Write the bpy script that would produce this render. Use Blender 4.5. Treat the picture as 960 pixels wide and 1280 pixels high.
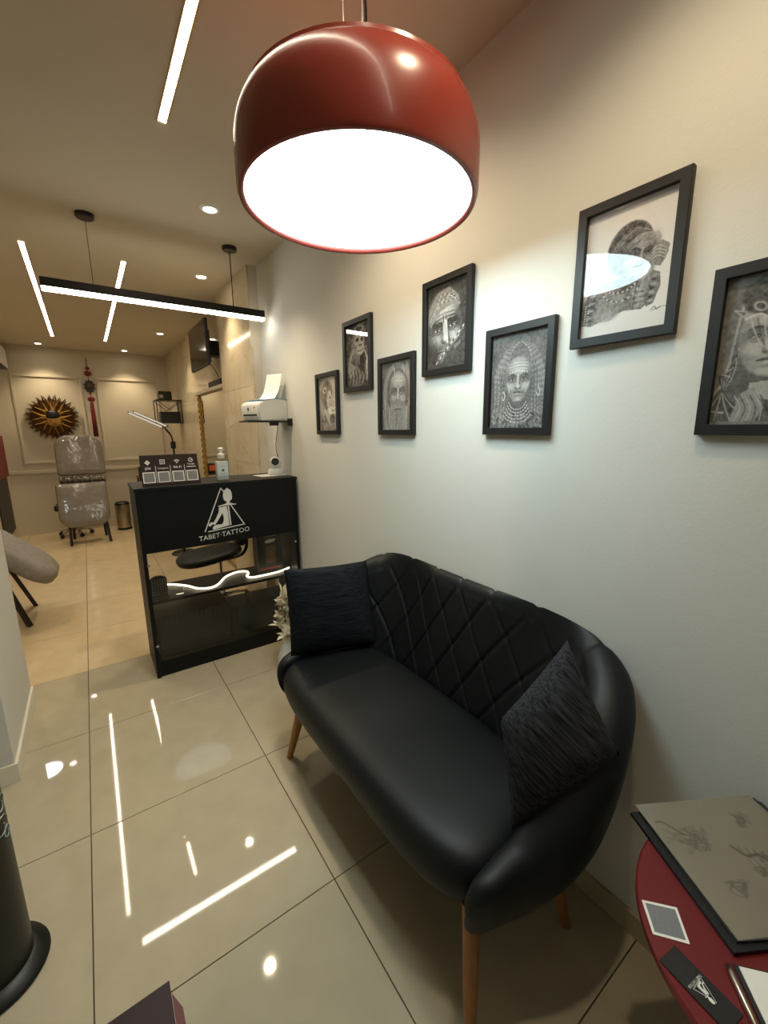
import bpy, bmesh, math, random
import numpy as np
from mathutils import Vector, Matrix
from math import sin, cos, pi, sqrt, exp

# ------------------------------------------------------------------ scene, camera, light settings
for o in list(bpy.data.objects):
    bpy.data.objects.remove(o)
scene = bpy.context.scene
COL = scene.collection

cam_d = bpy.data.cameras.new('camera')
cam_d.sensor_fit = 'VERTICAL'
cam_d.sensor_height = 24.0
cam_d.lens = 522.77 / 1280 * 24.0
cam_d.clip_start = 0.01
cam = bpy.data.objects.new('camera', cam_d)
COL.objects.link(cam)
_r = (0.81770145, -0.57558413, -0.00820034)
_u = (0.11888623, 0.15492257, 0.9807472)
_f = (0.5632321, 0.80293331, -0.19510944)
cam.matrix_world = Matrix(((_r[0], _u[0], -_f[0], 0.0), (_r[1], _u[1], -_f[1], 0.0),
                           (_r[2], _u[2], -_f[2], 1.5), (0, 0, 0, 1)))
scene.camera = cam

world = bpy.data.worlds.new('world')
scene.world = world
world.use_nodes = True
world.node_tree.nodes['Background'].inputs[0].default_value = (0.05, 0.05, 0.055, 1)
world.node_tree.nodes['Background'].inputs[1].default_value = 0.3

scene.view_settings.view_transform = 'Standard'
scene.view_settings.look = 'None'
scene.view_settings.exposure = 1.0
scene.view_settings.gamma = 1.0
scene.view_settings.use_curve_mapping = False
scene.cycles.use_denoising = True
scene.cycles.max_bounces = 10
scene.cycles.caustics_reflective = False
scene.cycles.caustics_refractive = False

# light strengths (radiance of the luminous surfaces, watts of the spots)
PENDANT_L = 7.8
BAR_L = 11.0
STRIP_L = 13.0
SPOT_W = 18.0
COOL = (0.78, 1.0, 1.04)
NEUTRAL = (1.0, 0.93, 0.80)
WARM = (1.0, 0.80, 0.53)

# main dimensions, metres
W = 1.175      # right wall
W2 = 1.215     # right wall beyond the pier
CEIL = 2.677
BACK = 7.907
TX0, TS = -0.1604, 0.6755
TY0 = 1.046
rnd = random.Random(7)


# ------------------------------------------------------------------ helpers
def lin(c):
    c = c / 255.0
    return c / 12.92 if c <= 0.04045 else ((c + 0.055) / 1.055) ** 2.4


def rgb(r, g, b):
    return (lin(r), lin(g), lin(b), 1.0)


def mat(name, col, rough=0.5, metal=0.0, var=0.06, vscale=12.0, bump=0.0, bscale=60.0, spec=0.5,
        coat=0.0, emit=None, estr=0.0, stretch=(1, 1, 1), col2=None, bdist=0.002):
    m = bpy.data.materials.new(name)
    m.use_nodes = True
    nt = m.node_tree
    b = nt.nodes['Principled BSDF']
    b.inputs['Roughness'].default_value = rough
    b.inputs['Metallic'].default_value = metal
    b.inputs['Specular IOR Level'].default_value = spec
    b.inputs['Coat Weight'].default_value = coat
    b.inputs['Coat Roughness'].default_value = 0.08
    tc = nt.nodes.new('ShaderNodeTexCoord')
    mp = nt.nodes.new('ShaderNodeMapping')
    mp.inputs['Scale'].default_value = stretch
    nt.links.new(tc.outputs['Object'], mp.inputs['Vector'])
    nz = nt.nodes.new('ShaderNodeTexNoise')
    nz.inputs['Scale'].default_value = vscale
    nz.inputs['Detail'].default_value = 4
    nt.links.new(mp.outputs['Vector'], nz.inputs['Vector'])
    rp = nt.nodes.new('ShaderNodeValToRGB')
    c2 = col2 if col2 else tuple(min(1, x * (1 + var)) for x in col[:3]) + (1,)
    c1 = col if col2 else tuple(x * (1 - var) for x in col[:3]) + (1,)
    rp.color_ramp.elements[0].color = c1
    rp.color_ramp.elements[1].color = c2
    rp.color_ramp.elements[0].position = 0.3
    rp.color_ramp.elements[1].position = 0.7
    nt.links.new(nz.outputs['Fac'], rp.inputs['Fac'])
    nt.links.new(rp.outputs['Color'], b.inputs['Base Color'])
    if bump > 0:
        n2 = nt.nodes.new('ShaderNodeTexNoise')
        n2.inputs['Scale'].default_value = bscale
        n2.inputs['Detail'].default_value = 3
        nt.links.new(mp.outputs['Vector'], n2.inputs['Vector'])
        bp = nt.nodes.new('ShaderNodeBump')
        bp.inputs['Strength'].default_value = bump
        bp.inputs['Distance'].default_value = bdist
        nt.links.new(n2.outputs['Fac'], bp.inputs['Height'])
        nt.links.new(bp.outputs['Normal'], b.inputs['Normal'])
        if coat > 0.5:      # loose film: wide soft folds of its own
            n3 = nt.nodes.new('ShaderNodeTexNoise')
            n3.inputs['Scale'].default_value = 11
            n3.inputs['Detail'].default_value = 2
            n3.inputs['Distortion'].default_value = 1.5
            nt.links.new(mp.outputs['Vector'], n3.inputs['Vector'])
            b3 = nt.nodes.new('ShaderNodeBump')
            b3.inputs['Strength'].default_value = 0.7
            b3.inputs['Distance'].default_value = 0.003
            nt.links.new(n3.outputs['Fac'], b3.inputs['Height'])
            nt.links.new(b3.outputs['Normal'], b.inputs['Coat Normal'])
    if emit:
        b.inputs['Emission Color'].default_value = tuple(emit) + (1,)
        b.inputs['Emission Strength'].default_value = estr
    return m


def mat_glass(name, tint=(1, 1, 1), ior=1.45, rough=0.0):
    m = bpy.data.materials.new(name)
    m.use_nodes = True
    nt = m.node_tree
    nt.nodes.clear()
    out = nt.nodes.new('ShaderNodeOutputMaterial')
    mix = nt.nodes.new('ShaderNodeMixShader')
    tr = nt.nodes.new('ShaderNodeBsdfTransparent')
    tr.inputs[0].default_value = tuple(tint) + (1,)
    gl = nt.nodes.new('ShaderNodeBsdfGlossy')
    gl.inputs['Roughness'].default_value = rough
    gl.inputs['Color'].default_value = (1, 1, 1, 1)
    fr = nt.nodes.new('ShaderNodeFresnel')
    fr.inputs['IOR'].default_value = ior
    geo = nt.nodes.new('ShaderNodeNewGeometry')
    mr = nt.nodes.new('ShaderNodeMapRange')
    mr.inputs['To Min'].default_value = ior
    mr.inputs['To Max'].default_value = 1.0 / ior
    nt.links.new(geo.outputs['Backfacing'], mr.inputs['Value'])
    nt.links.new(mr.outputs['Result'], fr.inputs['IOR'])
    nt.links.new(fr.outputs[0], mix.inputs[0])
    nt.links.new(tr.outputs[0], mix.inputs[1])
    nt.links.new(gl.outputs[0], mix.inputs[2])
    nt.links.new(mix.outputs[0], out.inputs[0])
    return m


def mat_emit(name, col, strength):
    m = bpy.data.materials.new(name)
    m.use_nodes = True
    nt = m.node_tree
    nt.nodes.clear()
    out = nt.nodes.new('ShaderNodeOutputMaterial')
    e = nt.nodes.new('ShaderNodeEmission')
    e.inputs[0].default_value = tuple(col) + (1,)
    e.inputs[1].default_value = strength
    nt.links.new(e.outputs[0], out.inputs[0])
    return m


def mat_paint(name, rough=0.6):
    """flat print: colours come from the painted 'Col' attribute"""
    m = bpy.data.materials.new(name)
    m.use_nodes = True
    nt = m.node_tree
    a = nt.nodes.new('ShaderNodeAttribute')
    a.attribute_name = 'Col'
    b = nt.nodes['Principled BSDF']
    b.inputs['Roughness'].default_value = rough
    b.inputs['Specular IOR Level'].default_value = 0.2
    nt.links.new(a.outputs['Color'], b.inputs['Base Color'])
    return m


def mat_marble(name):
    m = mat(name, rgb(204, 191, 164), rough=0.09, col2=rgb(214, 202, 177), vscale=2.2, stretch=(1, 1.6, 0.8))
    nt = m.node_tree
    b = nt.nodes['Principled BSDF']
    tc = nt.nodes.new('ShaderNodeTexCoord')
    mp = nt.nodes.new('ShaderNodeMapping')
    mp.inputs['Scale'].default_value = (1, 1.3, 0.9)
    nt.links.new(tc.outputs['Object'], mp.inputs['Vector'])
    nz = nt.nodes.new('ShaderNodeTexNoise')
    nz.inputs['Scale'].default_value = 2.0
    nz.inputs['Detail'].default_value = 6
    nz.inputs['Distortion'].default_value = 1.4
    nt.links.new(mp.outputs['Vector'], nz.inputs['Vector'])
    rp = nt.nodes.new('ShaderNodeValToRGB')
    rp.color_ramp.elements[0].position = 0.47
    rp.color_ramp.elements[0].color = (1, 1, 1, 1)
    rp.color_ramp.elements[1].position = 0.53
    rp.color_ramp.elements[1].color = (1, 1, 1, 1)
    e = rp.color_ramp.elements.new(0.5)
    e.color = rgb(238, 228, 208)
    nt.links.new(nz.outputs['Fac'], rp.inputs['Fac'])
    mx = nt.nodes.new('ShaderNodeMixRGB')
    mx.blend_type = 'MULTIPLY'
    mx.inputs[0].default_value = 0.8
    old = b.inputs['Base Color'].links[0].from_socket
    nt.links.new(old, mx.inputs[1])
    nt.links.new(rp.outputs['Color'], mx.inputs[2])
    nt.links.new(mx.outputs[0], b.inputs['Base Color'])
    return m


def mat_stripes(name, c1, c2, scale=(90, 90, 6), bump=0.6):
    """ribbed dark fabric: noise stretched along one object axis"""
    m = mat(name, c1, rough=0.9, col2=c2, vscale=1.0, stretch=scale, bump=bump, bscale=1.3, spec=0.2, bdist=0.004)
    return m


def finish(name, bm, material, loc=(0, 0, 0), parent=None, smooth=False, angle=None):
    loc = Vector(loc)
    bmesh.ops.recalc_face_normals(bm, faces=bm.faces)
    bmesh.ops.translate(bm, verts=bm.verts, vec=-loc)
    me = bpy.data.meshes.new(name)
    bm.to_mesh(me)
    bm.free()
    if smooth:
        for p in me.polygons:
            p.use_smooth = True
        if angle:
            try:
                me.set_sharp_from_angle(angle=math.radians(angle))
            except Exception:
                pass
    me.materials.append(material)
    o = bpy.data.objects.new(name, me)
    COL.objects.link(o)
    if parent is not None:
        o.parent = parent
    else:
        o.location = loc
    return o


def wloc(o):
    """world location of an unrotated thing or part"""
    v = Vector((0, 0, 0))
    while o is not None:
        v = v + o.location
        o = o.parent
    return v


def part(name, bm, material, parent, smooth=False, angle=None, label=None):
    o = finish(name, bm, material, wloc(parent), parent, smooth, angle)
    if label:
        o['label'] = label
    return o


def thing(name, label, cat, loc=(0, 0, 0), group=None):
    o = bpy.data.objects.new(name, None)
    o.empty_display_size = 0.05
    COL.objects.link(o)
    o.location = loc
    o['label'] = label
    o['category'] = cat
    if group:
        o['group'] = group
    return o


def tag(o, label, cat, group=None):
    o['label'] = label
    o['category'] = cat
    if group:
        o['group'] = group
    return o


def struct(name, bm, material, loc=(0, 0, 0), label=None):
    o = finish(name, bm, material, loc)
    o['kind'] = 'structure'
    if label:
        o['label'] = label
    return o


def B():
    return bmesh.new()


def box(bm, x0, x1, y0, y1, z0, z1, bev=0.0, seg=2, M=None):
    r = bmesh.ops.create_cube(bm, size=1.0)
    vs = r['verts']
    for v in vs:
        v.co = Vector((x0 + (v.co.x + .5) * (x1 - x0), y0 + (v.co.y + .5) * (y1 - y0), z0 + (v.co.z + .5) * (z1 - z0)))
    if M is not None:
        for v in vs:
            v.co = M @ v.co
    if bev > 0:
        es = list({e for v in vs for e in v.link_edges})
        bmesh.ops.bevel(bm, geom=es, offset=bev, segments=seg, profile=0.7, affect='EDGES')
    return bm


def frame_axes(d):
    d = Vector(d).normalized()
    a = Vector((0, 0, 1)) if abs(d.z) < 0.9 else Vector((1, 0, 0))
    u = d.cross(a).normalized()
    return u, d.cross(u).normalized()


def rings(bm, rr, close=True, cap=True):
    """loft a list of vertex rings (lists of coords)"""
    R = [[bm.verts.new(p) for p in r] for r in rr]
    n = len(R[0])
    for a, b in zip(R[:-1], R[1:]):
        for i in range(n if close else n - 1):
            j = (i + 1) % n
            try:
                bm.faces.new((a[i], a[j], b[j], b[i]))
            except ValueError:
                pass
    if cap and close:
        for r in (R[0], R[-1]):
            try:
                bm.faces.new(r)
            except ValueError:
                pass
    return R


def tube(bm, pts, r, n=8, cap=True):
    pts = [Vector(p) for p in pts]
    rs = r if isinstance(r, (list, tuple)) else [r] * len(pts)
    rr = []
    u = None
    for i, p in enumerate(pts):
        a = pts[max(0, i - 1)]
        b = pts[min(len(pts) - 1, i + 1)]
        d = (b - a).normalized()
        if u is None:
            u, w = frame_axes(d)
        else:
            u = (u - d * u.dot(d)).normalized()
            w = d.cross(u)
        rr.append([p + (u * cos(2 * pi * k / n) + w * sin(2 * pi * k / n)) * rs[i] for k in range(n)])
    rings(bm, rr, True, cap)
    return bm


def smooth_path(pts, n=8):
    """Catmull-Rom through pts"""
    pts = [Vector(p) for p in pts]
    out = []
    for i in range(len(pts) - 1):
        p0 = pts[max(0, i - 1)]
        p1, p2 = pts[i], pts[i + 1]
        p3 = pts[min(len(pts) - 1, i + 2)]
        for k in range(n):
            t = k / n
            out.append(0.5 * ((2 * p1) + (p2 - p0) * t + (2 * p0 - 5 * p1 + 4 * p2 - p3) * t * t + (3 * p1 - p0 - 3 * p2 + p3) * t ** 3))
    out.append(pts[-1])
    return out


def lathe(bm, prof, c=(0, 0, 0), n=32, M=None, cap=True):
    """profile [(r, z)] about the z axis through c; M optional 3x3 applied before the offset"""
    c = Vector(c)
    rr = []
    for r, z in prof:
        ring = []
        for k in range(n):
            p = Vector((max(r, 1e-4) * cos(2 * pi * k / n), max(r, 1e-4) * sin(2 * pi * k / n), z))
            if M is not None:
                p = M @ p
            ring.append(c + p)
        rr.append(ring)
    rings(bm, rr, True, cap)
    return bm


def poly(bm, pts, o, eu, ev, t):
    """extruded flat polygon: pts (u,v) on the plane o,eu,ev, thickness t along eu x ev"""
    o, eu, ev = Vector(o), Vector(eu), Vector(ev)
    n = eu.cross(ev).normalized()
    a = [bm.verts.new(o + eu * p[0] + ev * p[1]) for p in pts]
    b = [bm.verts.new(o + eu * p[0] + ev * p[1] + n * t) for p in pts]
    bm.faces.new(a[::-1])
    bm.faces.new(b)
    for i in range(len(pts)):
        j = (i + 1) % len(pts)
        bm.faces.new((a[i], a[j], b[j], b[i]))
    return bm


def bar2(bm, p, q, w, o, eu, ev, t):
    p, q = Vector((p[0], p[1])), Vector((q[0], q[1]))
    d = (q - p).normalized() * (w / 2)
    n = Vector((-d.y, d.x))
    poly(bm, [p - n - d, q - n + d, q + n + d, p + n - d], o, eu, ev, t)


def text(bm, s, size, o, eu, ev, t=0.0005, cx=True, shear=0.0):
    cu = bpy.data.curves.new('txt', 'FONT')
    cu.body = s
    cu.size = size
    cu.align_x = 'CENTER' if cx else 'LEFT'
    cu.resolution_u = 2
    ob = bpy.data.objects.new('txt', cu)
    COL.objects.link(ob)
    bpy.context.view_layer.update()
    dg = bpy.context.evaluated_depsgraph_get()
    me = bpy.data.meshes.new_from_object(ob.evaluated_get(dg))
    o, eu, ev = Vector(o), Vector(eu), Vector(ev)
    n = eu.cross(ev).normalized()
    vs = [bm.verts.new(o + eu * v.co.x + ev * v.co.y + n * t) for v in me.vertices]
    for p in me.polygons:
        try:
            bm.faces.new([vs[i] for i in p.vertices])
        except ValueError:
            pass
    bpy.data.objects.remove(ob)
    bpy.data.curves.remove(cu)
    bpy.data.meshes.remove(me)
    return bm


def grid_surface(bm, f, nu, nv):
    vs = [[bm.verts.new(f(i / nu, j / nv)) for j in range(nv + 1)] for i in range(nu + 1)]
    for i in range(nu):
        for j in range(nv):
            bm.faces.new((vs[i][j], vs[i + 1][j], vs[i + 1][j + 1], vs[i][j + 1]))
    return vs


def sstep(a, b, x):
    t = min(1, max(0, (x - a) / (b - a)))
    return t * t * (3 - 2 * t)


# ------------------------------------------------------------------ materials
M_WALL = mat('wall_paint', rgb(209, 209, 203), 0.75, var=0.02, vscale=3, bump=0.35, bscale=140, bdist=0.0012)
M_WALLB = mat('panelled_wall_paint', rgb(205, 196, 176), 0.6, var=0.02, vscale=3)
M_CEIL = mat('ceiling_paint', rgb(200, 190, 172), 0.8, var=0.02, vscale=2)
M_TRIMW = mat('white_trim', rgb(225, 220, 205), 0.45, var=0.02)
M_TILE = mat('porcelain_tile', rgb(178, 168, 145), 0.035, var=0.035, vscale=9, col2=rgb(185, 176, 153), spec=0.55)
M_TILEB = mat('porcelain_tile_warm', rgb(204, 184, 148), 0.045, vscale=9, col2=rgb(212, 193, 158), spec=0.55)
M_GROUT = mat('grout', rgb(70, 58, 42), 0.9)
M_MARBLE = mat_marble('cream_marble')
M_BLACK = mat('black_laminate', rgb(7, 8, 9), 0.5, spec=0.3, var=0.2, vscale=40)
M_BLACKM = mat('black_metal', rgb(11, 11, 12), 0.38, var=0.15)
M_BLACKP = mat('black_plastic', rgb(13, 13, 14), 0.45, var=0.15, bump=0.1, bscale=300)
M_FRAME = mat('black_frame_wood', rgb(12, 13, 15), 0.5, var=0.2, vscale=60, stretch=(1, 8, 8), bump=0.08, bscale=120)
M_LEATHER = mat('black_leatherette', rgb(14, 18, 20), 0.50, spec=0.33, var=0.08, vscale=30, bump=0.22, bscale=420, bdist=0.0008)
M_PILLOW = mat_stripes('ribbed_black_fabric', rgb(10, 12, 16), rgb(38, 42, 48), (9, 140, 140))
M_PILLOW2 = mat_stripes('ribbed_charcoal_fabric', rgb(14, 15, 17), rgb(62, 64, 68), (150, 9, 150), 0.8)
M_WOOD = mat('beech_leg', rgb(158, 105, 52), 0.45, var=0.15, vscale=14, stretch=(6, 6, 0.8))
M_RED = mat('red_shade_enamel', rgb(138, 56, 46), 0.27, var=0.03, coat=0.1)
M_REDT = mat('red_lacquer', rgb(104, 22, 26), 0.35, var=0.05)
M_MAROON = mat('maroon_laminate', rgb(40, 11, 13), 0.6, var=0.08)
M_PINK = mat('dusty_pink_edge', rgb(105, 60, 58), 0.7, var=0.05)
M_CHROME = mat('chrome', rgb(200, 198, 192), 0.12, 1.0, var=0.02)
M_STEEL = mat('brushed_steel', rgb(170, 160, 145), 0.28, 1.0, var=0.05, stretch=(1, 1, 12))
M_WHITEP = mat('white_plastic', rgb(228, 228, 224), 0.4, var=0.02)
M_PAPER = mat('white_paper', rgb(232, 230, 222), 0.8, var=0.02)
M_PRINT = mat_paint('charcoal_drawing')
M_GLASS = mat_glass('picture_glass', ior=1.4)
M_SHOWGLASS = mat_glass('display_glass', tint=(0.9, 0.9, 0.88), ior=1.4)
M_GOLD = mat('carved_gold', rgb(186, 148, 70), 0.45, 0.25, var=0.25, vscale=40, bump=0.4, bscale=80)
M_GOLDD = mat('dark_carved_gold', rgb(96, 66, 30), 0.6, 0.1, var=0.35, vscale=50, bump=0.5, bscale=80)
M_DARKRED = mat('dark_red_silk', rgb(110, 18, 20), 0.6, var=0.2, vscale=60)
M_GREYF = mat('grey_velvet', rgb(138, 132, 124), 0.85, var=0.14, vscale=26, bump=0.3, bscale=120)
M_WRAP = mat('plastic_wrapped_grey', rgb(116, 110, 102), 0.5, var=0.16, vscale=22, coat=1.0, bump=0.4, bscale=60, bdist=0.004, stretch=(1.0, 1.0, 1.0))
M_BROWN = mat('brown_acrylic', rgb(40, 26, 22), 0.65, var=0.05, spec=0.25)
M_INK = mat('white_ink', rgb(226, 226, 222), 0.6, var=0.02)
M_GREY = mat('grey_print', rgb(120, 120, 122), 0.7, var=0.3, vscale=900)
M_ORANGE = mat('orange_panel', rgb(225, 95, 40), 0.5, var=0.05)
M_SCREEN = mat('tv_screen', rgb(22, 22, 22), 0.08, var=0.05)
M_MIRROR = mat('mirror_silver', rgb(225, 222, 212), 0.01, 1.0, var=0.0)
M_CLEAR = mat_glass('clear_plastic', tint=(0.97, 0.985, 0.98), ior=1.35)
M_CREAM = mat('cream_dried_petals', rgb(215, 205, 180), 0.8, var=0.12, vscale=60)
M_BRICK = mat('dark_red_print', rgb(120, 40, 32), 0.6, var=0.2)
M_DARKG = mat('dark_grey_vinyl', rgb(30, 32, 34), 0.5, var=0.12)
M_NIGHT = mat('dark_window_pane', rgb(14, 16, 20), 0.05, var=0.1)
M_SHEET = mat_paint('sketch_sheet', 0.35)
M_EPEND = mat_emit('pendant_diffuser', COOL, PENDANT_L)
M_EBAR = mat_emit('bar_diffuser', NEUTRAL, BAR_L)
M_ESTRIP = mat_emit('strip_diffuser', (1.0, 0.87, 0.66), STRIP_L)
M_ESPOT = mat_emit('spot_bulb', (1.0, 0.88, 0.7), 14.0)
M_ENEON = mat_emit('neon_tube', (1.0, 0.84, 0.58), 2.2)
M_EWORK = mat_emit('work_lamp_led', (0.86, 0.94, 1.0), 12.0)
M_ETUBE = mat_emit('gooseneck_led_faint', (1.0, 0.92, 0.78), 0.32)  # faint warm emission sets the pale tone of the tube diffusers

# ------------------------------------------------------------------ room shell
bm = B()
box(bm, -1.75, W2 + .15, -2.15, BACK + .15, -0.12, -0.006)
floor = struct('floor', bm, M_GROUT, label='grout bed under glossy beige porcelain tiles')
xs = [-1.6, TX0 - TS, TX0, TX0 + TS, W2]
ys = [TY0 + k * TS for k in range(-5, 11)]
ys[0] = -2.05
ys[-1] = BACK
tile_mesh = {}
for i in range(4):
    for j in range(len(ys) - 1):
        w, h = xs[i + 1] - xs[i], ys[j + 1] - ys[j]
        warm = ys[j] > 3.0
        key = (i, round(h, 3), warm)
        if key not in tile_mesh:
            bm = B()
            box(bm, -w / 2 + .0016, w / 2 - .0016, -h / 2 + .0016, h / 2 - .0016, -0.006, 0.0, bev=0.0006, seg=1)
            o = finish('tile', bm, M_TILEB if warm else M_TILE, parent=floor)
            tile_mesh[key] = o.data
        else:
            o = bpy.data.objects.new('tile', tile_mesh[key])
            COL.objects.link(o)
            o.parent = floor
        o.location = ((xs[i] + xs[i + 1]) / 2, (ys[j] + ys[j + 1]) / 2, 0)

bm = B()
box(bm, -1.75, W2 + .15, -2.15, BACK + .15, CEIL, CEIL + .1)
struct('ceiling', bm, M_CEIL, label='plain cream plaster ceiling')
bm = B()
box(bm, W, W + .19, -2.05, 3.29, 0, CEIL)
struct('wall_right', bm, M_WALL, label='off white textured wall behind the sofa')
bm = B()
box(bm, W2 + .01, W2 + .15, 3.29, BACK, 0, CEIL)
wmar = struct('wall_right_marble', bm, M_GROUT, label='cream marble clad wall beyond the counter')
zj = [0.0, 0.62, 1.23, 1.84, 2.45, CEIL]
yj = [4.17, 5.37, 6.57, BACK]
for a in range(len(yj) - 1):
    for c in range(len(zj) - 1):
        bm = B()
        box(bm, W2, W2 + .012, yj[a] + .001, yj[a + 1] - .001, zj[c] + .001, zj[c + 1] - .001)
        part('marble_panel', bm, M_MARBLE, wmar)
bm = B()
box(bm, 1.112, W + .04, 3.29, 4.17, 0, CEIL)
pier = struct('wall_pier', bm, M_WALLB, label='narrow projecting pier clad in cream marble')
for c in range(len(zj) - 1):
    bm = B()
    box(bm, 1.1, 1.114, 3.29, 4.17, zj[c] + .001, zj[c + 1] - .001)
    part('marble_panel', bm, M_MARBLE, pier)
bm = B()
box(bm, -1.75, W2 + .15, BACK, BACK + .15, 0, CEIL)
wback = struct('wall_back', bm, M_WALLB, label='cream panelled back wall')
def mould(x0, x1, z0, z1, d=0.018):
    bm = B()
    box(bm, x0, x1, BACK - d, BACK, z0, z1, bev=0.005)
    part('moulding', bm, M_WALLB, wback)
for (x0, x1) in ((-.755, .045), (.232, 1.06)):
    mould(x0, x1, 2.265, 2.30)
    mould(x0, x1, 1.04, 1.075)
    mould(x0, x0 + .03, 1.07, 2.27)
    mould(x1 - .03, x1, 1.07, 2.27)
mould(-.95, W2, .90, .945, .024)
bm = B()
box(bm, -1.1, -.95, 2.9, BACK, 0, CEIL)
struct('wall_left', bm, M_WALLB, label='cream side wall of the back room')
bm = B()
box(bm, -1.75, -.42, 2.22, 2.9, 0, CEIL)
struct('wall_partition', bm, M_WALL, label='thick white partition end at the left edge')
bm = B()
box(bm, -.42, -.408, 2.2201, 2.9, 0, .085, bev=0.002)
box(bm, -1.6, -.408, 2.208, 2.22, 0, .085, bev=0.002)
struct('baseboard_left', bm, M_TRIMW, label='white skirting around the partition end')
bm = B()
box(bm, W - .011, W, -2.05, 2.70, 0, .075, bev=0.002)
struct('baseboard_right', bm, M_TILE, label='tile skirting along the sofa wall')
bm = B()
box(bm, -1.75, -1.6, -2.05, 2.22, 0, CEIL)
struct('wall_left_front', bm, M_WALL, label='plain white side wall beside the entrance')
bm = B()
box(bm, -1.75, W + .19, -2.2, -2.05, 0, CEIL)
struct('wall_front', bm, M_WALL, label='entrance wall behind the viewer')
bm = B()
box(bm, -1.2, .9, -2.05, -2.03, .05, 2.3)
w1 = struct('window_1', bm, M_BLACKM, label='dark shop window in a black frame')
for k in range(2):
    bm = B()
    box(bm, -1.15 + k * 1.03, -.17 + k * 1.03, -2.03, -2.024, .1, 2.25)
    part('pane', bm, M_NIGHT, w1)

# ------------------------------------------------------------------ ceiling lights
def strip(x, y0, y1, label):
    t = thing('ceiling_light_strip', label, 'light strip', (x, (y0 + y1) / 2, CEIL), 'recessed linear ceiling lights')
    bm = B()
    box(bm, x - .014, x + .014, y0, y1, CEIL - .004, CEIL - .0005)
    part('diffuser', bm, M_ESTRIP, t)
    for s in (-1, 1):
        bm = B()
        box(bm, x + s * .0165 - .0022, x + s * .0165 + .0022, y0 - .004, y1 + .004, CEIL - .006, CEIL - .0005)
        part('edge', bm, M_GOLD, t)
strip(.388, -1.22, 2.03, 'long glowing ceiling strip reaching over the viewer beside the red pendant')
strip(-.185, 3.7, 6.95, 'left of the two glowing ceiling strips behind the hanging bar light')
strip(.37, 3.72, 6.95, 'glowing ceiling strip crossing behind the middle of the hanging bar light')

def downlight(x, y, label, w=SPOT_W, cone=98):
    t = thing('downlight', label, 'ceiling light', (x, y, CEIL), 'recessed ceiling downlights')
    bm = B()
    lathe(bm, [(.034, -.002), (.036, -.006), (.046, -.006), (.05, -.0005)], (x, y, CEIL), 24, cap=False)
    part('trim_ring', bm, M_WHITEP, t, True)
    bm = B()
    lathe(bm, [(.002, -.004), (.034, -.003), (.034, -.0006)], (x, y, CEIL), 20)
    part('bulb', bm, M_ESPOT, t)
    l = bpy.data.lights.new('spot_beam', 'SPOT')
    l.energy = w
    l.color = WARM
    l.spot_size = math.radians(cone)
    l.spot_blend = 0.8
    l.shadow_soft_size = 0.03
    lo = bpy.data.objects.new('spot_beam', l)
    COL.objects.link(lo)
    lo.parent = t
    lo.location = (0, 0, -.015)
downlight(.70, 2.62, 'bright downlight in the ceiling nearest the red pendant', 26.0)
downlight(.89, 3.73, 'bright downlight in the ceiling above the printer wall')
downlight(.72, 1.40, 'downlight in the ceiling hidden behind the red pendant', 20.0, 145)
downlight(.70, .39, 'downlight in the ceiling over the red table', 14.0, 145)
downlight(.91, 6.09, 'small downlight in the ceiling left of the television')
downlight(.633, 7.62, 'downlight washing the back wall right of the red tassel')
downlight(-.375, 7.62, 'downlight washing the back wall above the golden sun')
downlight(-.62, 3.9, 'downlight over the chair behind the partition')
downlight(-.62, 6.1, 'downlight near the left wall of the back room')

# hanging linear bar
BY, BZ = 3.06, 2.252
t = thing('hanging_bar_light', 'long black linear pendant light glowing white above the reception counter', 'pendant light', (.51, BY, BZ))
bm = B()
box(bm, -.10, 1.128, BY - .024, BY + .024, BZ + .016, BZ + .062, bev=.002)
part('housing', bm, M_BLACKM, t)
bm = B()
box(bm, -.097, 1.125, BY - .022, BY + .022, BZ, BZ + .016)
part('diffuser', bm, M_EBAR, t)
for x in (.142, .922):
    bm = B()
    lathe(bm, [(.0, -.024), (.04, -.024), (.046, -.018), (.046, 0)], (x, BY, CEIL), 24)
    part('ceiling_cup', bm, M_BLACKM, t, True, 40)
    bm = B()
    tube(bm, [(x, BY, CEIL - .02), (x, BY, BZ + .06)], .0035 if x > .5 else .0018, 6)
    part('cord', bm, M_BLACKM, t)

# red dome pendant
PX, PY, PZ, PR = .650, 1.026, 2.064, .300
t = thing('dome_pendant', 'large terracotta red dome pendant lamp with a glowing white disc underneath', 'pendant light', (PX, PY, PZ))
PH, PZ0 = .252, .08
prof_out = [(PR - .016, -.001), (PR - .010, -.004), (PR - .003, -.002), (PR, .006), (PR + .001, PZ0)]
prof_out += [((PR + .001) * (1 - (k / 14) ** 2.5) ** (1 / 2.4), PZ0 + (PH - PZ0) * k / 14) for k in range(1, 14)] + [(.05, PH - .002), (0, PH)]
prof_in = [(.0, PH - .01), (PR - .10, PH - .03), (PR - .03, PH - .07), (PR - .016, .06), (PR - .018, .004)]
bm = B()
lathe(bm, [(r, z) for r, z in prof_in] + prof_out, (PX, PY, PZ), 72, cap=False)
part('shade', bm, M_RED, t, True, 50)
bm = B()
lathe(bm, [(.0, .008), (PR - .021, .008), (PR - .021, .016), (.0, .016)], (PX, PY, PZ), 64)
part('diffuser', bm, M_EPEND, t)
bm = B()
tube(bm, smooth_path([(PX, PY, PZ + PH - .002), (PX - .012, PY - .01, PZ + .32), (PX + .02, PY - .012, PZ + .40), (PX + .005, PY, CEIL - .02)], 8), .0035, 6)
part('power_cord', bm, M_BLACKP, t)
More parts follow.
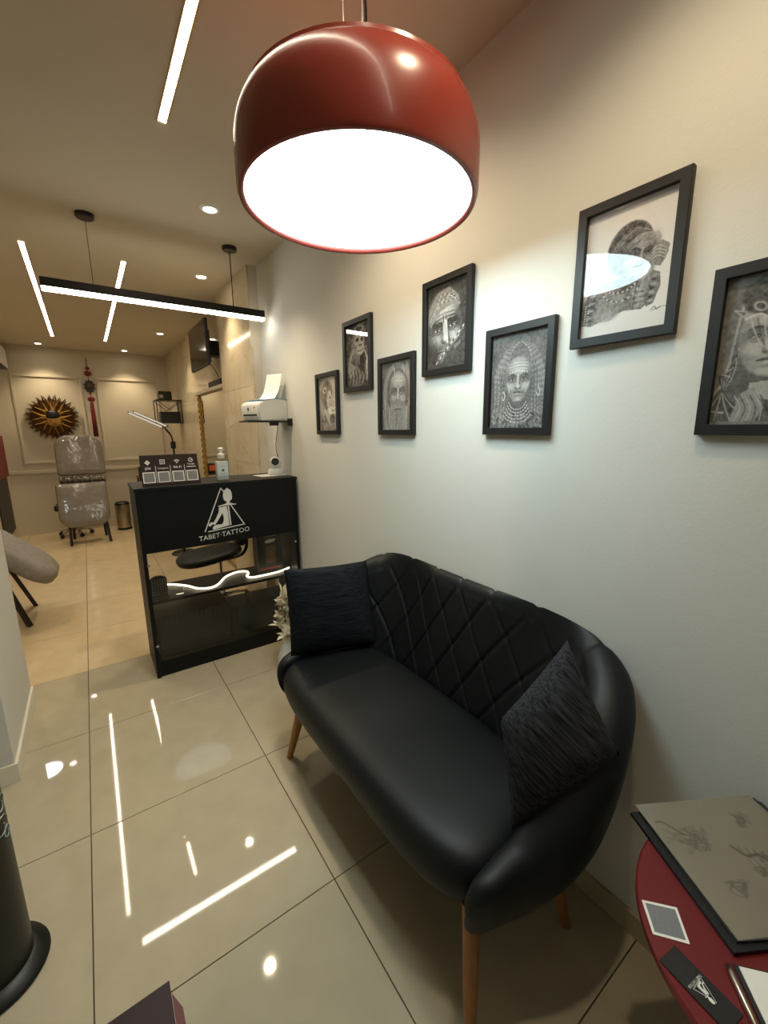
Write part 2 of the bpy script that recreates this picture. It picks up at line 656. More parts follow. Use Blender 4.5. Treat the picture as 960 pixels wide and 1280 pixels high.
for k in range(3):
    a = 2 * pi * k / 3 + .5
    bm = B()
    tube(bm, [(PX + .03 * cos(a), PY + .03 * sin(a), PZ + PH - .004), (PX + .03 * cos(a), PY + .03 * sin(a), CEIL - .02)], .0009, 5)
    part('suspension_wire', bm, M_STEEL, t)
bm = B()
lathe(bm, [(0, -.025), (.055, -.025), (.06, -.02), (.06, 0)], (PX, PY, CEIL), 28)
part('ceiling_cup', bm, M_RED, t, True, 40)

# ------------------------------------------------------------------ sofa
def usec(th):
    """inner base curve of the shell: superellipse U open to -x"""
    n = 3.7
    c, s = cos(th), sin(th)
    return (.585 + .47 * (abs(c) ** (2 / n)), 1.105 + .565 * math.copysign(abs(s) ** (2 / n), s))
SN = 520
raw = [usec(-pi / 2 + pi * k / 2000) for k in range(2001)]
acc = [0.0]
for a, b in zip(raw[:-1], raw[1:]):
    acc.append(acc[-1] + math.hypot(b[0] - a[0], b[1] - a[1]))
TOT = acc[-1]
path = []
j = 0
for k in range(SN + 1):
    s = TOT * k / SN
    while j < len(acc) - 2 and acc[j + 1] < s:
        j += 1
    f = (s - acc[j]) / max(1e-9, acc[j + 1] - acc[j])
    path.append((raw[j][0] + f * (raw[j + 1][0] - raw[j][0]), raw[j][1] + f * (raw[j + 1][1] - raw[j][1])))

def sofa_top(x):
    q = (x - .61) / .445
    return .475 + .07 * sstep(0, .5, q) + .375 * sstep(.25, 1.0, q) ** 1.0

sofa = thing('sofa', 'black leatherette loveseat with a curved quilted back on wooden legs', 'sofa', (.88, 1.1, 0))
bm = B()
rr = []
NS = 92
for k, (x, y) in enumerate(path):
    a, b = path[max(0, k - 1)], path[min(SN, k + 1)]
    d = Vector((b[0] - a[0], b[1] - a[1], 0)).normalized()
    nrm = Vector((d.y, -d.x, 0))          # outward
    s = TOT * k / SN
    e = min(s, TOT - s)
    tipf = 1.0
    zt = sofa_top(x)
    zb = .295
    h = zt - .42
    th = (.055 + .07 * sstep(0, .28, e) - .04 * sstep(.5, .8, e)) * (0.25 + .75 * tipf)
    lean = (.36 - .18 * sstep(.5, .8, e)) * max(0, zt - .50)
    ring = []
    for m in range(NS):
        t_ = m / (NS - 1)
        # inner face up, round top, outer face down, underside
        if t_ < .60:
            q = t_ / .60
            z = .36 + (zt - th * .5 - .36) * q
            off = lean * q + .012 * (1 - q)
            # quilting seams on the inner back
            hz = z - .40
            amt = sstep(.22, .4, e) * sstep(.0, .06, hz)
            if amt > 0:
                v1 = (s - hz * .60) / .150
                v2 = (s + hz * .60) / .150
                d1 = abs(v1 - round(v1)) * .150
                d2 = abs(v2 - round(v2)) * .150
                off += amt * (.009 * exp(-(d1 / .0052) ** 2) + .009 * exp(-(d2 / .0052) ** 2) - .005)
        elif t_ < .74:
            q = (t_ - .60) / .14
            a_ = pi * q
            z = zt - th * .5 + th * .5 * sin(a_)
            off = lean + th * .5 - th * .5 * cos(a_)
            if .2 < e:
                sv = s / .150
                ds = abs(sv - round(sv)) * .150
                off += 0
                z -= .006 * exp(-(ds / .009) ** 2) * sstep(.2, .35, e)
        elif t_ < .94:
            q = (t_ - .74) / .20
            z = (zt - th * .5) + (zb + .02 - (zt - th * .5)) * q
            off = lean * (1 - q) + th + (.012 + .02 * sstep(.1, .35, e) * (1 - sstep(.5, .8, e))) * sin(pi * q) - .03 * q
        else:
            q = (t_ - .94) / .06
            z = zb + .02 * (1 - q) ** 2
            off = (th - .03) * (1 - q) + .0 * q
        off = min(off, 9)
        ring.append((x + nrm.x * off, y + nrm.y * off, z))
    # close the arm ends to a rounded nose
    if e < .06:
        kk = max(.04, sqrt(max(0, 1 - (1 - e / .06) ** 2)))
        cen = [sum(p[i] for p in ring) / NS for i in range(3)]
        ring = [tuple(cen[i] + (p[i] - cen[i]) * kk for i in range(3)) for p in ring]
    ring = [(p[0] if p[0] < 1.12 else 1.12 + .05 * math.tanh((p[0] - 1.12) / .05), p[1], p[2]) for p in ring]
    rr.append(ring)
rings(bm, rr, True, True)
part('backrest', bm, M_LEATHER, sofa, True, 60)

# seat
def seat_outline(off, n=120):
    pts = []
    for k in range(n):
        th = 2 * pi * k / n
        c, s = cos(th), sin(th)
        e = 5.0 if c < 0 else 3.6
        rx, ry = (.275 if c < 0 else .245), .608
        x = .845 + math.copysign(abs(c) ** (2 / e), c) * (rx - off)
        y = 1.140 + math.copysign(abs(s) ** (2 / e), s) * (ry - off)
        pts.append((x, y))
    return pts
bm = B()
rr = []
for z, off in ((.292, .10), (.294, .055), (.305, .026), (.33, .008), (.36, .0), (.39, .0), (.415, .006), (.436, .018), (.45, .038), (.459, .07), (.464, .12), (.467, .2), (.468, .24)):
    rr.append([(p[0], p[1], z) for p in seat_outline(off)])
rings(bm, rr, True, True)
part('seat', bm, M_LEATHER, sofa, True)
for (tx, ty, fx, fy) in ((.665, 1.585, .605, 1.645), (.655, .565, .60, .505), (1.0, .585, 1.03, .515), (1.02, 1.62, 1.05, 1.69)):
    bm = B()
    tube(bm, [(tx, ty, .33), (tx * .5 + fx * .5, ty * .5 + fy * .5, .16), (fx, fy, 0)], [.024, .02, .014], 20)
    part('leg', bm, M_WOOD, sofa, True, 50)

# pillows
def pillow(name, label, c, mtl, T, mode):
    c00, c10, c11, c01 = [Vector(p) for p in c]
    ctr = (c00 + c10 + c11 + c01) / 4
    eu = ((c10 + c11) - (c00 + c01)).normalized()
    ev = ((c01 + c11) - (c00 + c10))
    ev = (ev - eu * ev.dot(eu)).normalized()
    n = eu.cross(ev)
    R = Matrix((eu, ev, n)).transposed()
    bm = B()
    rw = random.Random(3)
    def f(sgn):
        def g(a, b):
            u, v = 2 * a - 1, 2 * b - 1
            pin_u = 1 - .06 * (1 - v * v) * abs(u) ** 4 * 0 - .035 * (1 - v ** 2)
            pin_v = 1 - .035 * (1 - u ** 2)
            a2, b2 = .5 + .5 * u * pin_u, .5 + .5 * v * pin_v
            P = c00 * (1 - a2) * (1 - b2) + c10 * a2 * (1 - b2) + c11 * a2 * b2 + c01 * (1 - a2) * b2
            hgt = T * ((1 - abs(u) ** 2.6) * (1 - abs(v) ** 2.6)) ** .55
            hgt *= 1 + .10 * sin(5 * u + 2 * v + mode) * (abs(u) + abs(v)) * .6
            return P + n * (sgn * hgt)
        return g
    for sgn in (1, -1):
        grid_surface(bm, f(sgn), 30, 30)
    bmesh.ops.remove_doubles(bm, verts=bm.verts, dist=.0004)
    # into local axes so that the ribs run along the cushion
    Ri = R.transposed()
    for v in bm.verts:
        v.co = Ri @ (v.co - ctr)
    bmesh.ops.recalc_face_normals(bm, faces=bm.faces)
    me = bpy.data.meshes.new(name)
    bm.to_mesh(me)
    bm.free()
    for p in me.polygons:
        p.use_smooth = True
    me.materials.append(mtl)
    o = bpy.data.objects.new(name, me)
    COL.objects.link(o)
    o.matrix_world = Matrix.Translation(ctr) @ R.to_4x4()
    tag(o, label, 'cushion', 'throw cushions on the sofa')
    return o
pillow('throw_cushion', 'black ribbed square cushion upright at the far end of the sofa',
       ((.655, 1.69, .475), (1.045, 1.555, .475), (1.045, 1.64, .875), (.635, 1.665, .905)), M_PILLOW, .055, 0)
pillow('throw_cushion', 'charcoal ribbed cushion tipped on its corner at the near end of the sofa',
       ((.775, .545, .485), (.955, .388, .732), (.95, .54, .965), (.775, .60, .775)), M_PILLOW2, .06, 1)

# ------------------------------------------------------------------ drawings
class Canvas:
    def __init__(s, nx, ny, base, aspect):
        s.nx, s.ny = nx, ny
        s.U, s.V = np.meshgrid(np.linspace(0, 1, nx), np.linspace(0, aspect, ny), indexing='ij')
        s.U0 = s.U
        s.A = np.full((nx, ny), float(base))
        s.asp = aspect
    def blend(s, m, val):
        s.A = s.A * (1 - m) + val * m
        return s
    def ell(s, cx, cy, rx, ry, val, soft=.25, rot=0, al=1.0):
        du, dv = s.U - cx, s.V - cy
        c, n = cos(rot), sin(rot)
        x, y = (du * c + dv * n) / rx, (-du * n + dv * c) / ry
        d = np.sqrt(x * x + y * y)
        m = np.clip((1 - d) / soft + .5, 0, 1)
        m = m * m * (3 - 2 * m) * al
        return s.blend(m, val)
    def line(s, pts, w, val, al=1.0, soft=.6, taper=False):
        P = [(p.x, p.y) for p in smooth_path([(a, b, 0) for a, b in pts], 5)] if len(pts) > 2 else pts
        D = np.full(s.A.shape, 9.0)
        for (a, b), (c, d) in zip(P[:-1], P[1:]):
            dx, dy = c - a, d - b
            L = dx * dx + dy * dy + 1e-9
            t = np.clip(((s.U - a) * dx + (s.V - b) * dy) / L, 0, 1)
            D = np.minimum(D, np.hypot(s.U - a - t * dx, s.V - b - t * dy))
        m = np.clip((w - D) / (w * soft) + .0, 0, 1) * al
        return s.blend(m, val)
    def polyf(s, pts, val, al=1.0):
        inside = np.zeros(s.A.shape, bool)
        n = len(pts)
        for i in range(n):
            (x1, y1), (x2, y2) = pts[i], pts[(i + 1) % n]
            if y1 == y2:
                continue
            c = ((y1 > s.V) != (y2 > s.V)) & (s.U < (x2 - x1) * (s.V - y1) / (y2 - y1) + x1)
            inside ^= c
        return s.blend(inside * al, val)
    def noise(s, amp, n, seed, mask=None):
        r = np.random.RandomState(seed)
        g = r.rand(n + 2, int(n * s.asp) + 3)
        x = s.U0 * n
        y = s.V * n
        i, j = x.astype(int), y.astype(int)
        fx, fy = x - i, y - j
        fx, fy = fx * fx * (3 - 2 * fx), fy * fy * (3 - 2 * fy)
        z = g[i, j] * (1 - fx) * (1 - fy) + g[i + 1, j] * fx * (1 - fy) + g[i, j + 1] * (1 - fx) * fy + g[i + 1, j + 1] * fx * fy
        k = (z - .5) * 2 * amp
        s.A = s.A + (k if mask is None else k * mask)
        return s
    def grain(s, amp, seed):
        s.A = s.A + (np.random.RandomState(seed).rand(*s.A.shape) - .5) * 2 * amp
        return s

def strands(c, n, seed, x0, x1, y0, y1, dx, w, lo, hi, wob=.02):
    r = random.Random(seed)
    for k in range(n):
        x = x0 + (x1 - x0) * (k + r.random() * .6) / n
        c.line([(x, y0 + r.random() * .05), (x + dx * .5 + r.uniform(-wob, wob), (y0 + y1) / 2), (x + dx, y1 - r.random() * .08)], w * r.uniform(.6, 1.3), r.uniform(lo, hi), .75)

def art_profile(nx, ny, asp):        # face in profile under long hair, pale smoke
    c = Canvas(nx, ny, .34, asp)
    c.ell(.55, .55, .50, .62, .62, .5)
    c.ell(.45, .45, .30, .38, .26, .3)
    c.ell(.58, .58, .15, .24, .66, .3)
    c.polyf([(.68, .48), (.78, .60), (.70, .64), (.74, .72), (.60, .80), (.55, .6)], .6, .9)
    c.ell(.62, .52, .05, .02, .12, .6)
    c.line([(.62, .70), (.72, .70)], .012, .15)
    for k in range(9):
        c.line([(.50 - k * .035, .22 + k * .01), (.28 - k * .02 + .02 * (k % 3), .55), (.32 + .02 * (k % 2), .95), (.24 + k * .04, 1.3)], .016, .75 if k % 2 else .15, .8)
    c.ell(.33, .33, .10, .08, .7, .3).ell(.34, .33, .06, .045, .25, .3)
    c.line([(.48, .82), (.66, .78), (.80, .80), (.98, .74)], .022, .95)
    c.line([(.55, .88), (.66, .92), (.80, .90), (.98, .96)], .02, .92)
    c.ell(.6, .88, .08, .07, .9, .4)
    c.ell(.72, 1.05, .14, .12, .2, .4)
    strands(c, 9, 3, .15, .9, 1.02, 1.37, .03, .02, .15, .7)
    c.A = (c.A - .42) * 1.25 + .32
    return c.noise(.10, 14, 1).grain(.04, 2)

def art_ape(nx, ny, asp):            # ape with raised hand
    c = Canvas(nx, ny, .22, asp)
    c.noise(.10, 7, 5)
    c.ell(.5, .42, .28, .30, .34, .3)
    c.ell(.56, .36, .20, .17, .52, .4)
    c.ell(.48, .35, .07, .045, .08, .5).ell(.68, .36, .06, .045, .08, .5)
    c.ell(.60, .56, .17, .13, .55, .4)
    c.line([(.47, .58), (.60, .61), (.74, .57)], .014, .1)
    c.ell(.58, .48, .03, .02, .1, .5).ell(.64, .48, .03, .02, .1, .5)
    c.ell(.24, .85, .17, .30, .45, .4, .3)
    c.ell(.40, .78, .2, .14, .28, .4)
    for k in range(4):
        c.line([(.80 + .02 * k, .62 + .05 * k), (.88, .75 + .05 * k), (.84, .92 + .06 * k)], .024, .62, .8)
    c.line([(.84, .68), (.93, .9), (.86, 1.25)], .035, .5)
    for k in range(10):
        c.line([(.12 + .07 * k, 1.0 + .03 * (k % 3)), (.16 + .07 * k, 1.16), (.12 + .07 * k, 1.3)], .02, .15 if k % 2 else .62, .7)
    c.ell(.55, .12, .2, .09, .42, .3).ell(.55, .13, .14, .05, .2, .3)
    c.A = (c.A - .42) * 1.3 + .34
    return c.noise(.12, 22, 6).grain(.04, 7)

def face(c, cx, cy, s, tone, rot=0.0, turn=0.0, lids=.5, hi=.30, lo=.6, mouth=True):
    """shaded face: s is half the face width, tone the mid grey, turn shifts the features sideways"""
    co, si = cos(rot), sin(rot)
    def P(a, b):
        return (cx + s * (a * co - b * si), cy + s * (a * si + b * co))
    def E(a, b, ra, rb, v, soft=1.0, al=1.0, r=0.0):
        p = P(a, b)
        c.ell(p[0], p[1], ra * s, rb * s, v, soft, rot + r, al)
    def Ln(pts, w, v, al=.9):
        c.line([P(a, b) for a, b in pts], w * s, v, al)
    L, D = min(.95, tone + hi), tone * (1 - lo)
    E(0, -.05, 1.0, 1.38, tone, .12)
    E(-.82, .2, .42, 1.1, D, 1.4, .55)
    E(.85, .2, .40, 1.1, D, 1.4, .70)
    E(turn * .6, -.85, .62, .38, L, 1.6, .75)
    for k in (-1, 1):
        a = turn + k * .43
        sq = 1 - .25 * max(0, k * turn) / .4
        E(a, -.10, .34 * sq, .22, D * .8, 1.2, .85)
        E(a + k * .10, .38, .26 * sq, .22, L, 1.6, .65)
        Ln([(a - .27 * sq, -.25 + (.05 if k > 0 else .0)), (a - .0, -.34), (a + .27 * sq, -.25 + (.05 if k < 0 else .0))], .055, D * .4)
        E(a, -.03, .20 * sq, .075 * lids * 2, min(.9, L * 1.02), .5, .9)
        E(a, -.03, .085, .085 * lids * 2, .03, .35)
        E(a + .03, -.055, .022, .022, .9, .5)
        Ln([(a - .24 * sq, .0), (a - .05, -.10 * lids * 2), (a + .22 * sq, -.01)], .04, .04)
        Ln([(a - .18 * sq, .13), (a, .17), (a + .2 * sq, .12)], .028, D * .9, .7)
        E(turn * 1.15 + k * .13, .50, .10, .075, D * .55, .9, .8)
        Ln([(turn * 1.15 + k * .20, .38), (turn * 1.15 + k * .25, .48), (turn * 1.15 + k * .18, .55)], .03, D * .6, .7)
    Ln([(turn + .0, -.28), (turn * 1.05 - .03, .1), (turn * 1.15 - .02, .36)], .10, L, .8)
    Ln([(turn + .14, -.2), (turn * 1.05 + .13, .15), (turn * 1.15 + .17, .36)], .07, D, .55)
    E(turn * 1.15, .40, .13, .11, L, 1.1, .85)
    if mouth:
        m = turn * 1.05
        E(m, .64, .10, .06, D, 1.2, .5)
        E(m, .775, .33, .075, D * .75, .6, .95)
        E(m, .87, .26, .085, tone * 1.05, .7, .95)
        E(m - .03, .87, .12, .035, L, 1.2, .8)
        Ln([(m - .35, .80), (m - .1, .79), (m, .81), (m + .1, .79), (m + .34, .80)], .028, .03)
        E(m, 1.01, .26, .06, D, 1.2, .7)
        E(m, 1.16, .24, .14, L, 1.3, .55)
    return P


def art_beard(nx, ny, asp):          # bearded man in a head cloth
    c = Canvas(nx, ny, .16, asp)
    c.noise(.05, 6, 3)
    c.ell(.52, .60, .47, .58, .33, .12).ell(.54, .62, .37, .48, .12, .12)
    strands(c, 10, 5, .36, .98, .03, .34, .06, .02, .12, .62, .03)
    P = face(c, .54, .62, .29, .34, .02, .04, .45, .36, .65, False)
    for k in range(5):
        c.line([(.34, .34 + .035 * k), (.5, .30 + .04 * k), (.74, .33 + .035 * k)], .007, .12 if k % 2 else .62, .6)
    c.line([(.52, .46), (.51, .54)], .01, .08).line([(.57, .46), (.58, .54)], .01, .08)
    for k in range(3):
        c.line([(.28, .66 + .03 * k), (.34, .70 + .03 * k), (.42, .70 + .02 * k)], .006, .10, .7)
        c.line([(.68, .68 + .02 * k), (.76, .69 + .03 * k), (.82, .66 + .03 * k)], .006, .10, .7)
    c.ell(.53, 1.10, .33, .36, .26, .3)
    strands(c, 40, 8, .20, .88, .86, 1.38, -.02, .008, .08, .66, .05)
    c.line([(.30, .98), (.42, .88), (.53, .90), (.66, .88), (.80, .98)], .035, .30)
    strands(c, 18, 18, .32, .78, .86, 1.0, .0, .006, .10, .6, .02)
    c.line([(.42, .955), (.54, .945), (.66, .955)], .016, .03)
    c.line([(.08, .75), (.12, 1.1), (.17, 1.37)], .02, .55).line([(.03, .95), (.1, 1.37)], .018, .45)
    return c.noise(.05, 30, 9).noise(.04, 55, 10).grain(.03, 4)


def art_turban(nx, ny, asp):         # weathered face under a turban, rope at the right
    c = Canvas(nx, ny, .055, asp)
    face(c, .42, .74, .44, .20, -.10, .06, .42, .50, .75, False)
    for k in range(5):
        c.line([(.20, .50 + .03 * k), (.40, .455 + .035 * k), (.68, .46 + .028 * k)], .008, .06 if k % 2 else .62, .75)
    c.line([(.40, .52), (.42, .64)], .012, .04).line([(.47, .52), (.48, .64)], .012, .04)
    for k in range(6):
        c.line([(.10 + .03 * k, .82 + .03 * k), (.20 + .02 * k, .88 + .045 * k), (.28, 1.02 + .045 * k)], .007, .66 if k % 2 else .03, .8)
        c.line([(.64 + .03 * k, .80 + .012 * k), (.76, .83 + .03 * k), (.90, .78 + .035 * k)], .007, .62 if k % 2 else .03, .75)
    c.line([(.48, .62), (.50, .80), (.52, .98)], .028, .80, .8)
    c.polyf([(.34, 1.10), (.52, 1.12), (.36, 1.24), (.22, 1.30)], .5, .7)
    c.line([(.24, 1.16), (.40, 1.13), (.56, 1.16)], .016, .02)
    c.polyf([(.0, .60), (.04, .38), (.26, .13), (.54, .08), (.76, .26), (.82, .42), (.60, .38), (.34, .44), (.08, .68)], .30, .97)
    for k in range(9):
        c.line([(.0 + .05 * k, .62 - .045 * k), (.24 + .04 * k, .32 - .015 * k), (.60 + .022 * k, .16 + .025 * k)], .010, .74 if k % 2 else .06, .85)
    for k in range(26):
        c.ell(.24 + .018 * k, .25 + .07 * sin(k * 2.1), .016, .012, .62 if k % 2 else .08, .5, k * .7)
    c.polyf([(.80, .92), (1, .74), (1, 1.37), (.36, 1.37), (.46, 1.22)], .06, .9)
    c.ell(.1, 1.2, .25, .3, .04, .8, 0, .8)
    for k in range(17):
        c.ell(.99 - .046 * k, .70 + .038 * k, .032, .014, .66 if k % 2 == 0 else .06, .4, -.9)
    c.polyf([(.68, 1.06), (.84, .99), (.84, 1.05), (.70, 1.12)], .22, .8)
    return c.noise(.03, 24, 3).noise(.03, 50, 13).grain(.025, 5)


def art_braids(nx, ny, asp):         # young face framed by braids, necklaces
    c = Canvas(nx, ny, .13, asp)
    c.noise(.03, 6, 5)
    c.ell(.52, .60, .44, .54, .15, .25)
    c.ell(.30, 1.28, .42, .20, .16, .4).ell(.75, 1.28, .42, .20, .16, .4)
    c.polyf([(.36, .95), (.66, .95), (.74, 1.2), (.28, 1.2)], .12, .9)
    r = random.Random(4)
    def braid(pts, w, seed):
        q = random.Random(seed)
        c.line(pts, w * 1.25, .05, .85)
        c.line(pts, w, .27, .9)
        sp = smooth_path([(a, b, 0) for a, b in pts], 9)
        for m, p in enumerate(sp):
            c.ell(p.x + q.uniform(-.004, .004), p.y, w * .62, w * .34, .50 if m % 2 else .10, .6, .5 if m % 4 < 2 else -.5, .75)
    for k in range(16):
        sgn = -1 if k % 2 else 1
        q = (k // 2) / 7
        x0 = .52 + sgn * (.02 + .12 * (1 - q))
        x1 = .52 + sgn * (.44 - .20 * q) + r.uniform(-.015, .015)
        pts = [(x0, .13 + .05 * (1 - q) + r.uniform(0, .02)), (.52 + sgn * (.26 - .09 * q), .25 + .04 * q), (x1 - sgn * .01, .56 + .05 * q), (x1 + r.uniform(-.02, .02), .92), (x1 + sgn * .015, 1.20 + r.uniform(-.12, .17))]
        braid(pts, .019, k)
    face(c, .50, .68, .235, .27, 0.0, .03, .5, .30, .62)
    for k in range(6):
        c.line([(.34, .425 + .022 * k), (.5, .405 + .022 * k), (.67, .425 + .022 * k)], .006, .52 if k % 2 else .14, .7)
    for k in range(8):
        c.ell(.36 + .043 * k, .575 - .02 * sin(k * .45), .010, .010, .80, .5)
    for k in range(8):
        c.ell(.315 + .006 * k, .72 + .020 * k, .008, .008, .72, .5, 0, .8)
        c.ell(.705 - .008 * k, .72 + .020 * k, .008, .008, .72, .5, 0, .8)
        c.ell(.43 + .022 * k, .985 - .012 * sin(k * .45), .007, .007, .62, .5, 0, .8)
    for k in range(5):
        y = 1.02 + .048 * k
        w = .16 + .024 * k
        pts = [(.51 - w, y - .02), (.51 - w * .62, y + .065), (.51, y + .095), (.51 + w * .62, y + .065), (.51 + w, y - .02)]
        c.line(pts, .017, .06)
        c.line(pts, .010, .56, .9)
        sp = smooth_path([(a, b, 0) for a, b in pts], 5)
        for m, p in enumerate(sp):
            c.ell(p.x, p.y, .009, .009, .78 if m % 2 else .18, .5, 0, .7)
    for (ex, ey) in ((.86, .86), (.24, .90)):
        c.line([(ex, ey - .06), (ex + .035, ey), (ex + .01, ey + .07), (ex - .025, ey + .02)], .009, .66)
    c.noise(.14, 34, 11, (c.V > 1.16) * 1.0)
    return c.noise(.045, 30, 9).noise(.03, 60, 19).grain(.03, 4)


def art_elder(nx, ny, asp):          # tattooed elder leaning on folded hands, on white paper
    c = Canvas(nx, ny, .74, asp)
    body = [(.0, 1.26), (.01, 1.06), (.06, .92), (.18, .84), (.32, .80), (.66, .80), (.78, .84), (.84, .98), (.82, 1.10), (.72, 1.20), (.52, 1.18), (.3, 1.24), (.12, 1.29)]
    c.polyf(body, .24, .97)
    c.ell(.34, 1.04, .16, .20, .36, .8, .3, .8).ell(.30, 1.20, .14, .06, .46, .9, 0, .7).ell(.10, 1.05, .09, .18, .16, .8, .15, .7)
    c.ell(.50, .86, .16, .10, .10, .8, 0, .8)
    c.ell(.52, .50, .255, .29, .15, .10, .15)
    face(c, .63, .58, .175, .30, .16, .20, .34, .26, .65)
    c.polyf([(.28, .56), (.30, .40), (.42, .28), (.58, .25), (.70, .30), (.74, .38), (.62, .37), (.50, .44), (.44, .60), (.42, .76), (.34, .72)], .14, .95)
    for k in range(16):
        c.line([(.32 + .009 * k, .64 - .018 * k), (.37 + .014 * k, .42 - .008 * k), (.54 + .013 * k, .275 + .006 * k)], .006, .46 if k % 3 == 0 else (.06 if k % 3 == 1 else .24), .8)
    for k in range(5):
        c.line([(.55 + .014 * k, .47 + .002 * k), (.64 + .012 * k, .455 - .012 * k), (.76, .47 - .012 * k)], .005, .10, .6)
        c.line([(.48 + .012 * k, .62 + .02 * k), (.53 + .01 * k, .68 + .02 * k), (.54 + .014 * k, .76 + .012 * k)], .005, .08 if k % 2 else .5, .7)
    hand = [(.80, .54), (.87, .51), (.95, .57), (.94, .66), (.88, .78), (.82, .76), (.77, .62)]
    c.polyf(hand, .34, .97)
    for k in range(4):
        c.line([(.785, .585 + .032 * k), (.84, .56 + .034 * k), (.915, .60 + .034 * k)], .013, .52, .9)
        c.line([(.785, .602 + .032 * k), (.84, .578 + .034 * k), (.91, .618 + .034 * k)], .005, .07, .9)
    c.polyf([(.68, .72), (.80, .70), (.80, .86), (.75, 1.0), (.72, 1.18), (.60, 1.17), (.60, .98), (.64, .84)], .36, .97)
    c.line([(.69, .74), (.64, .90), (.62, 1.16)], .012, .12).line([(.75, .74), (.70, .92), (.67, 1.16)], .016, .54, .7)
    for k in range(7):
        c.line([(.61, .98 + .028 * k), (.67, .975 + .028 * k), (.73, .985 + .026 * k)], .006, .10 if k % 2 else .56, .9)
    c.polyf([(.80, .80), (.88, .84), (.90, .98), (.84, 1.16), (.76, 1.19), (.76, 1.02)], .22, .95)
    for k in range(7):
        c.ell(.83 - .004 * k, .86 + .045 * k, .035, .014, .08 if k % 2 else .50, .5)
    for k in range(8):
        c.ell(.13 - .006 * k, .93 + .042 * k, .045, .012, .08 if k % 2 else .50, .5)
        c.ell(.045 - .002 * k, 1.03 + .03 * k, .009, .009, .70, .5)
        c.ell(.085 - .002 * k, 1.03 + .03 * k, .009, .009, .70, .5)
    for k in range(17):
        a = pi * (.08 + .84 * k / 16)
        c.ell(.46 - .17 * cos(a), .86 + .10 * sin(a), .010, .010, .66 if k % 2 else .06, .5)
        c.ell(.46 - .21 * cos(a), .90 + .16 * sin(a), .011, .011, .62 if k % 2 else .08, .5)
    c.line([(.82, 1.235), (.86, 1.20), (.88, 1.235), (.92, 1.215)], .006, .1)
    c.line([(.84, 1.24), (.91, 1.222), (.99, 1.215)], .004, .15)
    m = (c.A < .62) * 1.0
    c.A = c.A * (1 - .28 * m)
    return c.noise(.07, 34, 5, m).noise(.05, 60, 15, m).grain(.02, 8)


def art_feline(nx, ny, asp):         # face paint and feline head-dress with a pale outline
    c = Canvas(nx, ny, .20, asp)
    c.noise(.05, 5, 2)
    c.U = c.U + .24
    hair = [(.40, .28), (.37, .55), (.35, .80), (.30, 1.02), (.20, 1.18), (.10, 1.26), (.0, 1.30), (.0, 1.37), (1.3, 1.37), (1.3, .10), (.66, .04), (.48, .16)]
    c.line(hair[:7], .028, .60, .9)
    c.line([(.40, .28), (.48, .14), (.64, .03)], .026, .52, .9)
    c.polyf(hair, .13, 1)
    c.polyf([(.40, .38), (.30, .29), (.42, .32), (.46, .44)], .50, .95).polyf([(.40, .36), (.34, .31), (.42, .34)], .12, .9)
    face(c, .66, .58, .275, .42, .02, -.03, .38, .20, .6)
    c.ell(.64, .20, .27, .20, .10, .15)
    c.ell(.74, .18, .11, .10, .40, .3).ell(.74, .18, .08, .07, .12, .3).ell(.70, .06, .05, .07, .36, .3).ell(.52, .30, .06, .04, .42, .4, .6).ell(.52, .30, .04, .025, .1, .4, .6)
    c.line([(.42, .40), (.52, .37), (.62, .42), (.72, .36), (.9, .38)], .014, .60)
    for k in range(9):
        c.line([(.46 + .05 * k, .40), (.50 + .04 * k, .52), (.57 + .022 * k, .66)], .008, .08 if k % 2 else .58, .7)
    for k in range(12):
        c.line([(.40 - .004 * k, .66 + .03 * k), (.38 - .010 * k, .92), (.28 + .008 * k, 1.14), (.14 + .045 * k, 1.36)], .007, .50 if k % 3 == 0 else .05, .8)
    c.polyf([(.52, 1.0), (.78, .98), (.92, 1.2), (.52, 1.14)], .50, .9)
    c.polyf([(.46, 1.10), (.56, 1.04), (.66, 1.24), (.6, 1.37), (.40, 1.37)], .36, .9)
    for k in range(8):
        c.line([(.42 + .04 * k, 1.12), (.48 + .04 * k, 1.24), (.44 + .05 * k, 1.36)], .008, .08 if k % 2 else .52, .85)
    c.line([(.0, 1.30), (.16, 1.26), (.34, 1.28)], .014, .42)
    return c.noise(.05, 30, 9).noise(.03, 60, 8).grain(.025, 4)


def painted_grid(c, f, tone=lambda a: (a, a, a), gamma=1.0):
    """mesh grid coloured from a canvas; f(u,v) -> position"""
    nx, ny = c.A.shape
    verts, cols = [], []
    A = np.clip(c.A, 0.02, .95)
    for i in range(nx):
        for j in range(ny):
            verts.append(f(i / (nx - 1), j / (ny - 1)))
    faces = [(i * ny + j, (i + 1) * ny + j, (i + 1) * ny + j + 1, i * ny + j + 1) for i in range(nx - 1) for j in range(ny - 1)]
    me = bpy.data.meshes.new('print')
    me.from_pydata(verts, [], faces)
    ca = me.color_attributes.new('Col', 'FLOAT_COLOR', 'POINT')
    a = A.reshape(-1)
    r, g, b = tone(a)
    buf = np.stack([r, g, b, np.ones_like(a)], 1).astype(np.float32).reshape(-1)
    ca.data.foreach_set('color', buf)
    return me

